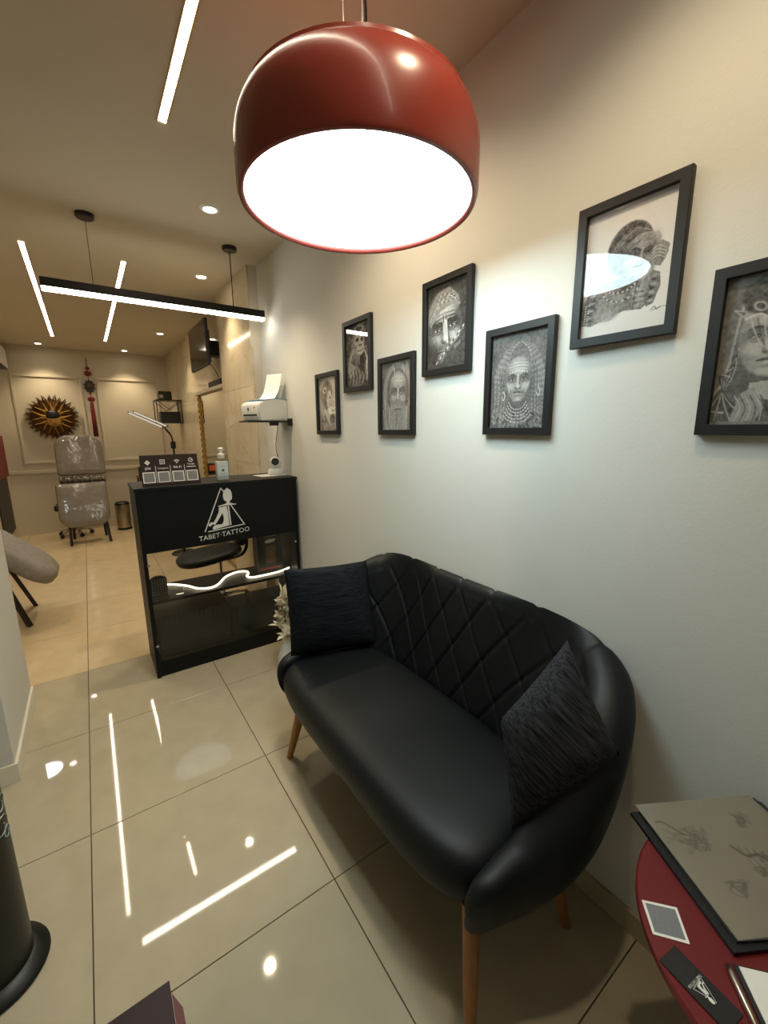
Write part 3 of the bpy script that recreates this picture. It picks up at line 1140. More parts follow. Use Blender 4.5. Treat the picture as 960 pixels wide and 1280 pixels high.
PICS = [
    ((2.352, 2.084, 1.470, 1.816), art_profile, (70, 96), 'small framed drawing of a profile with long hair, farthest picture along the wall'),
    ((2.014, 1.749, 1.689, 2.036), art_ape, (70, 96), 'framed dark drawing of an ape with raised hand, upper row beside the farthest picture'),
    ((1.693, 1.426, 1.472, 1.818), art_beard, (96, 132), 'framed charcoal portrait of a bearded man, below the turbaned face'),
    ((1.372, 1.110, 1.706, 2.056), art_turban, (104, 142), 'framed dark close-up of a weathered face under a turban'),
    ((1.036, 0.774, 1.477, 1.822), art_braids, (130, 178), 'framed charcoal portrait of a face with braids and necklaces'),
    ((0.719, 0.461, 1.715, 2.063), art_elder, (150, 205), 'framed drawing on white paper of an elder with folded hands, highest picture'),
    ((0.394, 0.130, 1.480, 1.830), art_feline, (130, 178), 'framed drawing of a painted face with feline headdress, cut off at the right edge'),
]
def picture(idx, rect, art, res, label):
    ya, yb, za, zb = rect
    t = thing('picture_frame', label, 'picture', (W, (ya + yb) / 2, za), 'framed portrait drawings on the sofa wall')
    fw, dp = .0235, .018
    if idx == 5:      # hangs a little askew, its far edge off the wall
        t.rotation_euler.z = .03
        t.location.x -= .0045
    W_ = t.location.x
    x0, x1 = W_ - dp - .002, W_ - .002
    # mitred frame bars as one moulding
    bm = B()
    o4 = [(ya, za), (yb, za), (yb, zb), (ya, zb)]
    i4 = [(ya - fw, za + fw), (yb + fw, za + fw), (yb + fw, zb - fw), (ya - fw, zb - fw)]
    ofr = [bm.verts.new((x0, y, z)) for y, z in o4]
    ifr = [bm.verts.new((x0, y, z)) for y, z in i4]
    obk = [bm.verts.new((x1, y, z)) for y, z in o4]
    ibk = [bm.verts.new((x1, y, z)) for y, z in i4]
    for k in range(4):
        j = (k + 1) % 4
        bm.faces.new((ofr[k], ofr[j], ifr[j], ifr[k]))
        bm.faces.new((ofr[k], obk[k], obk[j], ofr[j]))
        bm.faces.new((ifr[k], ifr[j], ibk[j], ibk[k]))
        bm.faces.new((obk[k], ibk[k], ibk[j], obk[j]))
    bmesh.ops.recalc_face_normals(bm, faces=bm.faces)
    es = [e for e in bm.edges if abs(e.verts[0].co.x - x0) < 1e-6 and abs(e.verts[1].co.x - x0) < 1e-6 and
          not ((e.verts[0] in ofr) ^ (e.verts[1] in ofr))]
    bmesh.ops.bevel(bm, geom=es, offset=.0012, segments=1, affect='EDGES')
    part('frame', bm, M_FRAME, t)
    bm = B()
    box(bm, x1 - .004, x1, yb + fw - .002, ya - fw + .002, za + fw - .002, zb - fw + .002)
    part('backing', bm, M_BLACKP, t)
    asp = (zb - za - 2 * fw) / (ya - yb - 2 * fw)
    c = art(res[0], res[1], asp)
    y0, y1, z0, z1 = ya - fw, yb + fw, za + fw, zb - fw
    off = Vector(t.location)
    me = painted_grid(c, lambda u, v: (x1 - .0048 - off.x, y0 + (y1 - y0) * u - off.y, z1 + (z0 - z1) * v - off.z),
                      lambda a: (a * .985, a * .97, a * .93))
    me.materials.append(M_PRINT)
    o = bpy.data.objects.new('drawing', me)
    COL.objects.link(o)
    o.parent = t
    bm = B()
    box(bm, x0 + .006, x0 + .008, yb + fw - .001, ya - fw + .001, za + fw - .001, zb - fw + .001)
    part('glass', bm, M_GLASS, t)
for i, p in enumerate(PICS):
    picture(i, *p)

# ------------------------------------------------------------------ reception counter
CX0, CX1, CY0, CY1, CH = .190, 1.160, 2.71, 3.10, 1.18
ctr = thing('reception_counter', 'black reception counter with a glass display front and white emblem', 'counter', ((CX0 + CX1) / 2, (CY0 + CY1) / 2, 0))
def cpart(name, x0, x1, y0, y1, z0, z1, m=M_BLACK, bev=.0015, label=None):
    bm = B()
    box(bm, x0, x1, y0, y1, z0, z1, bev=bev)
    return part(name, bm, m, ctr, label=label)
cpart('side_panel', CX0, CX0 + .022, CY0, CY1, 0, CH - .02)
cpart('side_panel', CX1 - .022, CX1, CY0, CY1, 0, CH - .02)
cpart('top', CX0 - .004, CX1 + .004, CY0 - .006, CY1, CH - .02, CH)
hdr = cpart('front_panel', CX0 + .022, CX1 - .022, CY0 + .001, CY0 + .019, .795, CH - .02)
cpart('plinth', CX0 + .022, CX1 - .022, CY0 + .012, CY0 + .03, .0, .10)
cpart('bottom_board', CX0 + .022, CX1 - .022, CY0 + .02, CY1 - .01, .08, .10)
cpart('back_panel', CX0 + .022, CX1 - .022, CY1 - .03, CY1 - .012, .10, .24)
cpart('shelf', CX0 + .022, CX1 - .022, CY0 + .03, CY1 - .04, .466, .484)
cpart('glass_pane', CX0 + .024, CX1 - .024, CY0 + .004, CY0 + .009, .102, .793, M_SHOWGLASS, 0, 'clear glass front pane')
for (x, z) in ((CX0 + .024, .725), (CX1 - .03, .725), (CX0 + .02, .215), (CX1 - .03, .215)):
    bm = B()
    lathe(bm, [(0, 0), (.008, 0), (.008, .01), (.006, .012), (0, .012)], (x, CY0 + .001, z), 14, Matrix(((1, 0, 0), (0, 0, -1), (0, 1, 0))))
    part('glass_clip', bm, M_CHROME, ctr, True, 40)
# emblem: triangle with a seated figure (seen from behind, hair in a bun)
def emblem(o, eu, ev, parent, mtl, t=.0006):
    """about 0.28 wide and 0.27 high with the origin at the lower middle of the triangle"""
    bm = B()
    A, L, R = (-.012, .262), (-.125, .0), (.118, .015)
    bar2(bm, A, L, .006, o, eu, ev, t)
    bar2(bm, A, (.008, .236), .006, o, eu, ev, t)
    bar2(bm, (.036, .160), R, .006, o, eu, ev, t)
    bar2(bm, (-.105, -.004), R, .006, o, eu, ev, t)
    head = [(.0, .228), (.006, .246), (.018, .254), (.024, .262), (.034, .254), (.046, .246), (.052, .226), (.053, .200), (.048, .182), (.040, .180),
            (.036, .172), (.038, .164), (.060, .157), (.075, .155), (.075, .150), (.0, .150), (-.035, .146), (-.036, .152), (.006, .160), (.018, .166), (.016, .176), (.006, .182), (.001, .190), (-.002, .21)]
    poly(bm, head, o, eu, ev, t)
    body = [(-.032, .142), (.015, .146), (.020, .10), (.022, .02), (-.028, .012), (-.075, .004), (-.080, .014), (-.072, .028), (-.050, .034), (-.022, .032), (-.010, .05),
            (-.008, .078), (-.014, .104), (-.024, .088), (-.05, .052), (-.064, .034), (-.078, .040), (-.094, .026), (-.104, .034), (-.098, .048), (-.084, .054), (-.072, .050), (-.055, .075), (-.036, .112)]
    poly(bm, body, o, eu, ev, t)
    poly(bm, [(.022, .146), (.030, .146), (.036, .022), (.027, .021)], o, eu, ev, t)
    return part('emblem', bm, mtl, parent, label='white triangle emblem with a seated figure')
eo = Vector((.667, CY0 + .0008, .882))
emblem(eo, (1, 0, 0), (0, 0, 1), hdr, M_INK)
bm = B()
text(bm, 'TABET\u00b7TATTOO', .044, eo + Vector((-.008, 0, -.046)), (.98, 0, .075), (0, 0, 1), .0006)
part('lettering', bm, M_INK, hdr)

# things inside the counter
npts = [(.222, 2.985), (.28, 3.0), (.344, 2.991), (.43, 2.90), (.484, 2.80), (.55, 2.765), (.61, 2.80), (.69, 2.92), (.783, 2.972), (.84, 2.95), (.842, 2.90), (.815, 2.85), (.83, 2.80), (.90, 2.79), (1.03, 2.80), (1.125, 2.84)]
bm = B()
tube(bm, smooth_path([(x, y, .493) for x, y in npts], 8), .0065, 10)
tag(finish('led_light_tube', bm, M_ENEON, (.65, 2.9, .484), smooth=True), 'glowing wavy neon tube lying on the counter shelf', 'neon light')

def perforated(x, y, z):
    t = thing('pen_holder', 'black perforated stand with rounded top inside the counter', 'holder', (x, y, z))
    w, h = .092, .125
    bm = B()
    pts = [(-w / 2, 0), (w / 2, 0), (w / 2, h * .8)] + [(w / 2 * cos(a), h * .8 + h * .2 * sin(a)) for a in [pi * k / 10 for k in range(1, 10)]] + [(-w / 2, h * .8)]
    poly(bm, pts, (x, y + .03, z), (1, 0, -.0), (0, .12, 1), -.03)
    part('body', bm, M_BLACKP, t)
    for r in range(7):
        for c_ in range(6):
            bm = B()
            poly(bm, [(-.004, -.004), (.004, -.004), (.004, .004), (-.004, .004)], (x - .036 + .0145 * c_, y + .0295 + .12 * (.014 + .0145 * r), z + .014 + .0145 * r), (1, 0, 0), (0, .12, 1), .0012)
            part('hole_rim', bm, M_STEEL, t)
perforated(.268, 2.80, .484)
bm = B()
lathe(bm, [(0, 0), (.026, 0), (.028, .004), (.028, .04), (.024, .045), (.022, .045), (.024, .038), (.024, .006), (0, .006)], (.375, 2.79, .484), 20)
tag(finish('glass_jar', bm, M_CLEAR, (.375, 2.79, .484), smooth=True), 'small clear glass jar beside the perforated stand', 'jar')
def prod_box(x0, x1, y0, y1, z0, z1, label):
    t = thing('product_box', label, 'box', ((x0 + x1) / 2, (y0 + y1) / 2, z0))
    bm = B()
    box(bm, x0, x1, y0, y1, z0, z1, bev=.002)
    part('carton', bm, M_BLACKP, t)
    xm = (x0 + x1) / 2
    bm = B()
    poly(bm, [(.04 * cos(2 * pi * k / 24), .013 * sin(2 * pi * k / 24)) for k in range(24)], (xm + .005, y0 - .0002, z1 - .06), (1, 0, .12), (0, 0, 1), .0005)
    part('oval_mark', bm, M_CHROME, t)
    bm = B()
    poly(bm, [(-.035, -.06), (.035, -.06), (.035, .07), (-.035, .07)], (xm + .005, y0 - .0002, (z0 + z1) / 2 - .02), (1, 0, 0), (0, 0, 1), .0005)
    part('photo_panel', bm, M_GOLDD, t)
    bm = B()
    box(bm, x0 + .015, x1 - .02, y0 - .0007, y0, z0 + .02, z0 + .035)
    part('red_band', bm, M_BRICK, t)
    bm = B()
    bar2(bm, (-.045, 0), (.045, 0), .006, (xm, y0 - .0003, z1 - .025), (1, 0, 0), (0, 0, 1), .0005)
    part('header_line', bm, M_GREY, t)
prod_box(.905, 1.085, 2.86, 2.96, .484, .775, 'black product carton with a silver oval standing on the counter shelf')
# ribbed crate in the lower compartment
t = thing('storage_crate', 'black ribbed plastic crate behind the lower counter glass', 'crate', (.44, 2.88, .10))
bm = B()
box(bm, .225, .66, 2.76, 3.04, .10, .37, bev=.015)
part('body', bm, M_BLACKP, t)
for k in range(14):
    bm = B()
    box(bm, .245 + .029 * k, .257 + .029 * k, 2.754, 2.766, .31, .365, bev=.002)
    part('rib', bm, M_DARKG, t)
bm = B()
box(bm, .68, 1.12, 2.80, 3.04, .10, .30, bev=.01)
tag(finish('storage_box', bm, M_DARKG, (.9, 2.92, .10)), 'dark low box on the right of the lower counter compartment', 'box')

# things on the counter
t = thing('code_stand', 'brown acrylic sign on the counter with four white squares and icons', 'sign', (.405, 2.80, CH))
eu, ev = Vector((1, .03, 0)).normalized(), Vector((0, .22, 1)).normalized()
so = Vector((.238, 2.775, CH + .001))
bm = B()
poly(bm, [(0, 0), (.322, 0), (.318, .182), (.004, .182)], so, eu, ev, -.004)
part('plate', bm, M_BROWN, t)
bm = B()
box(bm, .245, .555, 2.772, 2.86, CH, CH + .005)
part('foot', bm, M_BROWN, t)
for k in range(4):
    cx = .041 + .079 * k
    bm = B()
    poly(bm, [(cx - .032, .018), (cx + .032, .018), (cx + .032, .082), (cx - .032, .082)], so, eu, ev, .0006)
    sq = part('label_square', bm, M_INK, t)
    bm = B()
    poly(bm, [(cx - .027, .023), (cx + .027, .023), (cx + .027, .077), (cx - .027, .077)], so, eu, ev, .0009)
    part('grey_field', bm, M_GREY, sq)
    if k < 3:
        bm = B()
        poly(bm, [(cx + .038, .016), (cx + .0405, .016), (cx + .0405, .118), (cx + .038, .118)], so, eu, ev, .0006)
        part('divider', bm, M_INK, t)
    bm = B()
    if k == 0:
        for (a, b) in ((0, .008), (0, -.008), (.008, 0), (-.008, 0)):
            poly(bm, [(cx + a - .007, .138 + b), (cx + a, .131 + b), (cx + a + .007, .138 + b), (cx + a, .145 + b)], so, eu, ev, .0006)
    elif k == 1:
        for (p, q) in (((-.012, -.012), (.012, -.012)), ((.012, -.012), (.012, .012)), ((.012, .012), (-.012, .012)), ((-.012, .012), (-.012, -.012))):
            bar2(bm, (cx + p[0], .14 + p[1]), (cx + q[0], .14 + q[1]), .003, so, eu, ev, .0006)
        for m in range(10):
            a, b = 2 * pi * m / 10, 2 * pi * (m + 1) / 10
            bar2(bm, (cx + .006 * cos(a), .14 + .006 * sin(a)), (cx + .006 * cos(b), .14 + .006 * sin(b)), .002, so, eu, ev, .0006)
    elif k == 2:
        for r_ in (.008, .014, .02):
            for m in range(6):
                a, b = pi * (.25 + .5 * m / 6), pi * (.25 + .5 * (m + 1) / 6)
                bar2(bm, (cx + r_ * cos(a), .130 + r_ * sin(a)), (cx + r_ * cos(b), .130 + r_ * sin(b)), .003, so, eu, ev, .0006)
        poly(bm, [(cx + .003 * cos(2 * pi * m / 8), .130 + .003 * sin(2 * pi * m / 8)) for m in range(8)], so, eu, ev, .0006)
    else:
        for m in range(12):
            a, b = pi * (.2 + 1.7 * m / 12), pi * (.2 + 1.7 * (m + 1) / 12)
            bar2(bm, (cx + .011 * cos(a), .145 + .011 * sin(a)), (cx + .011 * cos(b), .145 + .011 * sin(b)), .004, so, eu, ev, .0006)
        bar2(bm, (cx + .001, .145), (cx + .011, .145), .004, so, eu, ev, .0006)
    part('icon', bm, M_INK, t)
    bm = B()
    s_ = ('pix', 'Instagram', 'Wi-Fi', 'Google')[k]
    text(bm, s_, (.026, .0145, .021, .0145)[k], so + eu * cx + ev * (.098 if k < 3 else .116), eu, ev, .0006)
    if k == 3:
        bar2(bm, (cx - .024, .104), (cx + .024, .104), .004, so, eu, ev, .0006)
    part('lettering', bm, M_INK, t)

t = thing('sanitizer_bottle', 'clear square pump bottle of hand gel with white cap on the counter', 'bottle', (.70, 2.82, CH))
bm = B()
box(bm, .658, .742, 2.795, 2.845, CH + .001, CH + .143, bev=.010)
part('bottle', bm, M_CLEAR, t, True, 40)
bm = B()
box(bm, .664, .736, 2.801, 2.839, CH + .006, CH + .125, bev=.008)
part('gel', bm, mat('pale_gel', rgb(205, 212, 208), 0.3, var=.04), t)
bm = B()
lathe(bm, [(.0, 0), (.020, 0), (.022, .004), (.022, .026), (.012, .03), (.010, .034), (.010, .046), (.016, .048), (.017, .062), (.012, .068), (0, .068)], (.70, 2.82, CH + .143), 20)
part('pump_cap', bm, M_WHITEP, t, True, 40)
bm = B()
poly(bm, [(-.03, 0), (.03, 0), (.03, .08), (-.03, .08)], (.70, 2.7945, CH + .03), (1, 0, 0), (0, 0, 1), .0004)
lb = part('label', bm, mat('pale_blue_label', rgb(205, 214, 216), .6, var=.03), t)
bm = B()
poly(bm, [(.009 * cos(2 * pi * k / 6), .010 * sin(2 * pi * k / 6)) for k in range(6)], (.70, 2.794, CH + .068), (1, 0, 0), (0, 0, 1), .0004)
part('label_mark', bm, mat('blue_ink', rgb(70, 100, 125), .6), lb)
bm = B()
for z, w in ((.092, .02), (.046, .024), (.04, .018)):
    bar2(bm, (-w, 0), (w, 0), .002, (.70, 2.794, CH + z), (1, 0, 0), (0, 0, 1), .0004)
part('label_lines', bm, M_GREY, lb)

bm = B()
M_ = Matrix.Translation((1.06, 2.91, CH + .001)) @ Matrix.Rotation(.12, 4, 'Z')
box(bm, -.105, .10, -.07, .08, 0, .0012, M=M_)
tag(finish('paper_sheet', bm, M_PAPER, (1.06, 2.91, CH)), 'white paper sheet on the counter under the small camera', 'paper')

t = thing('security_camera', 'small white dome security camera with black lens on the counter', 'camera', (1.10, 2.93, CH + .002))
bm = B()
lathe(bm, [(0, 0), (.046, 0), (.054, .008), (.056, .022), (.050, .036), (.036, .044), (0, .046)], (1.10, 2.93, CH + .0025), 28)
part('base', bm, M_WHITEP, t, True, 50)
bm = B()
lathe(bm, [(0, -.044), (.02, -.040), (.036, -.026), (.043, 0), (.036, .028), (.02, .042), (0, .046)], (1.10, 2.93, CH + .085), 28)
hd = part('head', bm, M_WHITEP, t, True)
RX = Matrix(((1, 0, 0), (0, .25, -.97), (0, .97, .25)))
RX = Matrix.Rotation(-.35, 3, 'Z') @ RX
bm = B()
lathe(bm, [(0, .036), (.022, .036), (.026, .04), (.026, .044), (.018, .046), (.014, .043), (0, .043)], (1.10, 2.93, CH + .087), 24, RX)
part('lens', bm, M_BLACKP, hd, True, 40)
bm = B()
tube(bm, smooth_path([(1.145, 2.965, CH + .03), (1.15, 2.99, CH + .10), (1.125, 2.965, CH + .20), (1.14, 2.95, 1.50), (1.14, 2.945, 1.525)], 8), .0025, 6)
part('cable', bm, M_BLACKP, t)

# wall shelf with label printer
t = thing('wall_shelf', 'small black metal shelf bracketed to the wall under the printer', 'shelf', (W, 2.87, 1.53))
bm = B()
box(bm, .875, W - .001, 2.77, 2.965, 1.550, 1.560, bev=.002)
part('board', bm, M_BLACKM, t)
bm = B()
box(bm, W - .02, W - .0005, 2.755, 2.80, 1.525, 1.575, bev=.003)
part('wall_bracket', bm, M_BLACKM, t)
bm = B()
box(bm, 1.04, 1.09, 2.79, 2.84, 1.527, 1.550, bev=.003)
part('cable_clip', bm, M_BLACKM, t)

t = thing('label_printer', 'compact white label printer with paper feeding up, on the wall shelf', 'printer', (1.02, 2.87, 1.56))
def ppart(name, bm, m, t, *a, **k):
    bmesh.ops.rotate(bm, verts=bm.verts, cent=(1.06, 2.875, 1.6), matrix=Matrix.Rotation(.42, 3, 'Z'))
    return part(name, bm, m, t, *a, **k)
bm = B()
pr = [(.895, 1.5605), (1.150, 1.5605), (1.155, 1.70), (1.06, 1.705), (.96, 1.695), (.885, 1.665), (.882, 1.63)]
poly(bm, pr, (0, 2.79, 0), (1, 0, 0), (0, 0, 1), -.165)
bmesh.ops.bevel(bm, geom=list(bm.edges), offset=.006, segments=2, affect='EDGES')
ppart('body', bm, M_WHITEP, t, True, 40)
bm = B()
poly(bm, [(.93, 1.6915), (1.06, 1.709), (1.15, 1.7035), (1.15, 1.700), (1.06, 1.702)], (0, 2.788, 0), (1, 0, 0), (0, 0, 1), -.169)
ppart('lid_line', bm, mat('pale_blue_plastic', rgb(120, 165, 200), .4), t)
bm = B()
box(bm, .8795, .886, 2.81, 2.93, 1.590, 1.600)
ppart('paper_slot', bm, M_BLACKP, t)
bm = B()
poly(bm, [(.006 * cos(2 * pi * k / 12), .013 * sin(2 * pi * k / 12)) for k in range(12)], (.8825, 2.885, 1.632), (0, -1, 0), (0, 0, 1), .0012)
poly(bm, [(.004 * cos(2 * pi * k / 12), .005 * sin(2 * pi * k / 12)) for k in range(12)], (.8835, 2.83, 1.642), (0, -1, 0), (0, 0, 1), .0012)
ppart('logo', bm, M_DARKG, t)
bm = B()
pv = smooth_path([(1.03, 0, 1.7), (1.075, 0, 1.75), (1.10, 0, 1.81), (1.118, 0, 1.875)], 5)
for s0 in (0,):
    a = [[(p.x, 2.80, p.z), (p.x, 2.94, p.z), (p.x + .003, 2.94, p.z + .001), (p.x + .003, 2.80, p.z + .001)] for p in pv]
    rings(bm, a, True, True)
ppart('paper', bm, M_PAPER, t)
bm = B()
pv = [Vector((1.085, 0, 1.70)), Vector((1.135, 0, 1.80))]
rings(bm, [[(p.x, 2.81, p.z), (p.x, 2.93, p.z), (p.x + .012, 2.93, p.z), (p.x + .012, 2.81, p.z)] for p in pv], True, True)
ppart('paper_support', bm, M_WHITEP, t)

# ------------------------------------------------------------------ beyond the counter
def star_base(t, x, y, r, m=M_CHROME, a0=.3):
    for k in range(5):
        a = a0 + 2 * pi * k / 5
        bm = B()
        tube(bm, [(x, y, .10), (x + r * .5 * cos(a), y + r * .5 * sin(a), .085), (x + r * cos(a), y + r * sin(a), .062)], [.018, .015, .011], 8)
        part('base_arm', bm, m, t, True)
        bm = B()
        cx, cy = x + r * cos(a), y + r * sin(a)
        Mx = Matrix(((cos(a + .6), 0, -sin(a + .6)), (sin(a + .6), 0, cos(a + .6)), (0, 1, 0)))
        lathe(bm, [(0, -.018), (.022, -.018), (.026, -.014), (.026, -.004), (.02, -.002), (.02, .002), (.026, .004), (.026, .014), (.022, .018), (0, .018)], (cx, cy, .026), 16, Mx.transposed() if False else Mx)
        tube(bm, [(cx, cy, .02), (cx, cy, .062)], .006, 8)
        part('caster', bm, M_BLACKP, t, True, 40)

t = thing('saddle_stool', 'black padded work stool on chrome wheeled base behind the counter', 'stool', (.82, 3.62, 0))
star_base(t, .82, 3.62, .24)
bm = B()
tube(bm, [(.82, 3.62, .08), (.82, 3.62, .28)], .024, 14)
tube(bm, [(.82, 3.62, .28), (.82, 3.62, .44)], .014, 14)
part('gas_column', bm, M_CHROME, t, True, 40)
def blob(bm, c, sx, sy, sz, M=None, n=24):
    r = bmesh.ops.create_uvsphere(bm, u_segments=n, v_segments=n // 2, radius=1)
    for v in r['verts']:
        p = Vector(v.co)
        p = Vector((math.copysign(abs(p.x) ** .75, p.x) * sx, math.copysign(abs(p.y) ** .75, p.y) * sy, math.copysign(abs(p.z) ** .7, p.z) * sz))
        v.co = Vector(c) + (M @ p if M is not None else p)
bm = B()
blob(bm, (.74, 3.62, .47), .26, .20, .05, Matrix.Rotation(-.12, 3, 'Y'))
part('seat', bm, M_LEATHER, t, True)
bm = B()
blob(bm, (1.02, 3.64, .66), .04, .17, .15, Matrix.Rotation(.2, 3, 'Y'))
part('backrest', bm, M_LEATHER, t, True)
bm = B()
tube(bm, smooth_path([(.84, 3.62, .41), (1.0, 3.63, .42), (1.06, 3.64, .50), (1.05, 3.64, .64)], 6), .014, 10)
part('back_arm', bm, M_BLACKM, t, True)

# television on an arm
t = thing('television', 'flat black television on a wall arm high beside the marble wall', 'television', (1.0, 4.58, 2.1))
bm = B()
box(bm, 1.0, 1.03, 4.235, 4.935, 2.095, 2.50, bev=.004)
part('panel', bm, M_BLACKP, t)
bm = B()
box(bm, .9985, 1.0, 4.243, 4.927, 2.108, 2.492)
part('screen', bm, M_SCREEN, t)
bm = B()
box(bm, 1.03, 1.065, 4.33, 4.84, 2.13, 2.42, bev=.012)
part('rear_housing', bm, M_BLACKP, t)
bm = B()
box(bm, 1.06, W2 - .001, 4.50, 4.66, 2.22, 2.36, bev=.004)
part('wall_arm', bm, M_BLACKM, t)
bm = B()
tube(bm, smooth_path([(1.07, 4.45, 2.14), (1.12, 4.46, 2.08), (1.16, 4.50, 2.015)], 6), .003, 6)
part('cable', bm, M_BLACKP, t)

# tall mirror
MY0, MY1, MZ1 = 4.20, 5.62, 1.945
t = thing('wall_mirror', 'tall mirror in an ornate gold frame on the marble wall', 'mirror', (W2, 4.9, .06))
bm = B()
box(bm, W2 - .022, W2 - .006, MY0 + .03, MY1 - .03, .09, MZ1 - .03)
part('glass', bm, M_MIRROR, t)
bm = B()
box(bm, W2 - .07, W2 - .001, MY0, MY1, MZ1 - .035, MZ1, bev=.006)
part('top_rail', bm, M_WALLB, t)
bm = B()
box(bm, W2 - .045, W2 - .001, MY0, MY1, .06, .095, bev=.006)
part('bottom_rail', bm, M_GOLD, t)
for y in (MY0, MY1 - .06):
    bm = B()
    box(bm, W2 - .04, W2 - .001, y, y + .06, .095, MZ1 - .035, bev=.006)
    st = part('frame_stile', bm, M_GOLD, t)
    if y > 5:
        bm0 = B()
        blob(bm0, (0, 0, 0), .008, .014, .022, None, 10)
        me0 = None
        for k in range(26):
            z = .14 + .069 * k
            if me0 is None:
                for v in bm0.verts:
                    v.co = v.co
                o = finish('carved_bead', bm0, M_GOLDD, parent=st)
                me0 = o.data
            else:
                o = bpy.data.objects.new('carved_bead', me0)
                COL.objects.link(o)
                o.parent = st
            o.location = Vector((W2 - .04, y + .03, z)) - wloc(t)
bm = B()
box(bm, W2 - .068, W2 - .003, 4.40, 4.90, MZ1 + .0005, MZ1 + .055, bev=.006)
tb = tag(finish('set_top_box', bm, M_BLACKP, (W2 - .035, 4.65, MZ1)), 'small black media box resting on top of the mirror', 'media box')

# wire wall rack with boxes
t = thing('wire_rack', 'small black wire rack on the marble wall at the back', 'rack', (W2, 6.95, 1.6))
X0, X1, Y0, Y1, Z0, Z1 = .885, W2 - .001, 6.85, 7.15, 1.61, 1.93
def rod(pts, r=.007, name='rod'):
    bm = B()
    tube(bm, pts, r, 6)
    part(name, bm, M_BLACKM, t)
for y in (Y0, Y1):
    for x in (X0, X1 - .01):
        rod([(x, y, Z0), (x, y, Z1)], name='post')
    for z in (Z0, Z1):
        rod([(X0, y, z), (X1, y, z)])
    rod([(X0, y, Z1), ((X0 + X1) / 2, y, Z1 - .14)], .005, 'brace')
    rod([(X1, y, Z1), ((X0 + X1) / 2, y, Z1 - .14)], .005, 'brace')
for x in (X0, X1 - .01):
    for z in (Z0, Z1):
        rod([(x, Y0, z), (x, Y1, z)])
for z in (Z0, Z1):
    bm = B()
    box(bm, X0, X1, Y0, Y1, z - .004, z + .004)
    part('shelf_plate', bm, M_BLACKM, t)
bm = B()
box(bm, .93, 1.19, 6.90, 7.10, Z0 + .005, Z0 + .16, bev=.006)
tag(finish('black_case', bm, M_BLACKP, (1.06, 7.0, Z0)), 'black equipment case inside the wire rack', 'case')
t2 = thing('small_device', 'black boxy device with pale front standing on top of the wire rack', 'device', (1.02, 7.0, Z1))
bm = B()
box(bm, .93, 1.10, 6.90, 7.08, Z1 + .005, Z1 + .125, bev=.008)
part('case', bm, M_BLACKP, t2)
bm = B()
box(bm, .936, .985, 6.894, 6.902, Z1 + .03, Z1 + .075, bev=.002)
part('front_plate', bm, M_STEEL, t2)

# floor standing gooseneck lamp with two tubes
LX, LY = .845, 5.55
t = thing('gooseneck_lamp', 'black floor lamp with two slim tube heads on bent necks behind the counter', 'lamp', (LX, LY, 0))
bm = B()
lathe(bm, [(0, 0), (.14, 0), (.145, .008), (.13, .02), (.02, .028), (0, .028)], (LX, LY, 0), 32)
part('base', bm, M_BLACKM, t, True, 40)
bm = B()
tube(bm, [(LX, LY, .02), (LX, LY, 1.30)], .011, 10)
part('pole', bm, M_BLACKM, t, True)
bm = B()
box(bm, LX - .026, LX + .026, LY - .02, LY + .02, 1.29, 1.375, bev=.008)
part('joint_block', bm, M_BLACKP, t)
for k, dy in enumerate((0.0, .05)):
    e0 = (LX - .10 + .055 * k, LY + dy, 1.545 + .012 * k)
    bm = B()
    tube(bm, smooth_path([(LX, LY + dy * .3, 1.37), (LX - .01, LY + dy * .6, 1.44), (LX - .055, LY + dy, 1.515), e0], 8), .007, 8)
    nk = part('neck', bm, M_BLACKM, t, True)
    bm = B()
    d = Vector((-.325, -.02, .16))
    a, b = Vector(e0), Vector(e0) + d
    tube(bm, [a - d * .05, a, b], .011, 10)
    hd = part('tube_head', bm, M_BLACKM, t, True, 40)
    bm = B()
    tube(bm, [a + Vector((0, -.008, -.004)), b + Vector((0, -.008, -.004)) - d * .02], .008, 10)
    part('diffuser', bm, M_ETUBE, hd, True)

# steel pedal bin
t = thing('pedal_bin', 'small stainless steel pedal bin against the back wall', 'bin', (.345, 7.55, 0))
bm = B()
lathe(bm, [(0, .0), (.098, 0), (.1, .012), (.1, .03)], (.345, 7.55, 0), 32)
part('base', bm, M_BLACKP, t, True, 40)
bm = B()
lathe(bm, [(.097, .03), (.098, .035), (.098, .385), (.097, .39)], (.345, 7.55, 0), 32)
part('body', bm, M_STEEL, t, True, 40)
bm = B()
lathe(bm, [(.1, .39), (.1, .405), (.085, .424), (.05, .434), (0, .436)], (.345, 7.55, 0), 32)
part('lid', bm, M_BLACKP, t, True, 40)
bm = B()
box(bm, .325, .365, 7.425, 7.47, .012, .02, bev=.003)
part('pedal', bm, M_BLACKP, t)

# trolley behind the counter with black orange unit
t = thing('tool_trolley', 'black tool trolley standing behind the left end of the counter', 'trolley', (.80, 7.35, 0))
for (x, y) in ((.60, 7.15), (1.0, 7.15), (.60, 7.55), (1.0, 7.55)):
    bm = B()
    box(bm, x - .012, x + .012, y - .012, y + .012, 0, .80)
    part('post', bm, M_BLACKM, t)
for z in (.15, .48, .80):
    bm = B()
    box(bm, .585, 1.015, 7.135, 7.565, z - .01, z + .012, bev=.004)
    part('tray', bm, M_BLACKM, t)
t = thing('power_unit', 'black power unit with an orange front panel beside the brown sign', 'device', (.69, 7.32, .813))
bm = B()
box(bm, .605, .80, 7.22, 7.42, .813, .965, bev=.01)
part('case', bm, M_BLACKP, t)
bm = B()
box(bm, .66, .79, 7.214, 7.222, .85, .94, bev=.002)
part('orange_panel', bm, M_ORANGE, t)

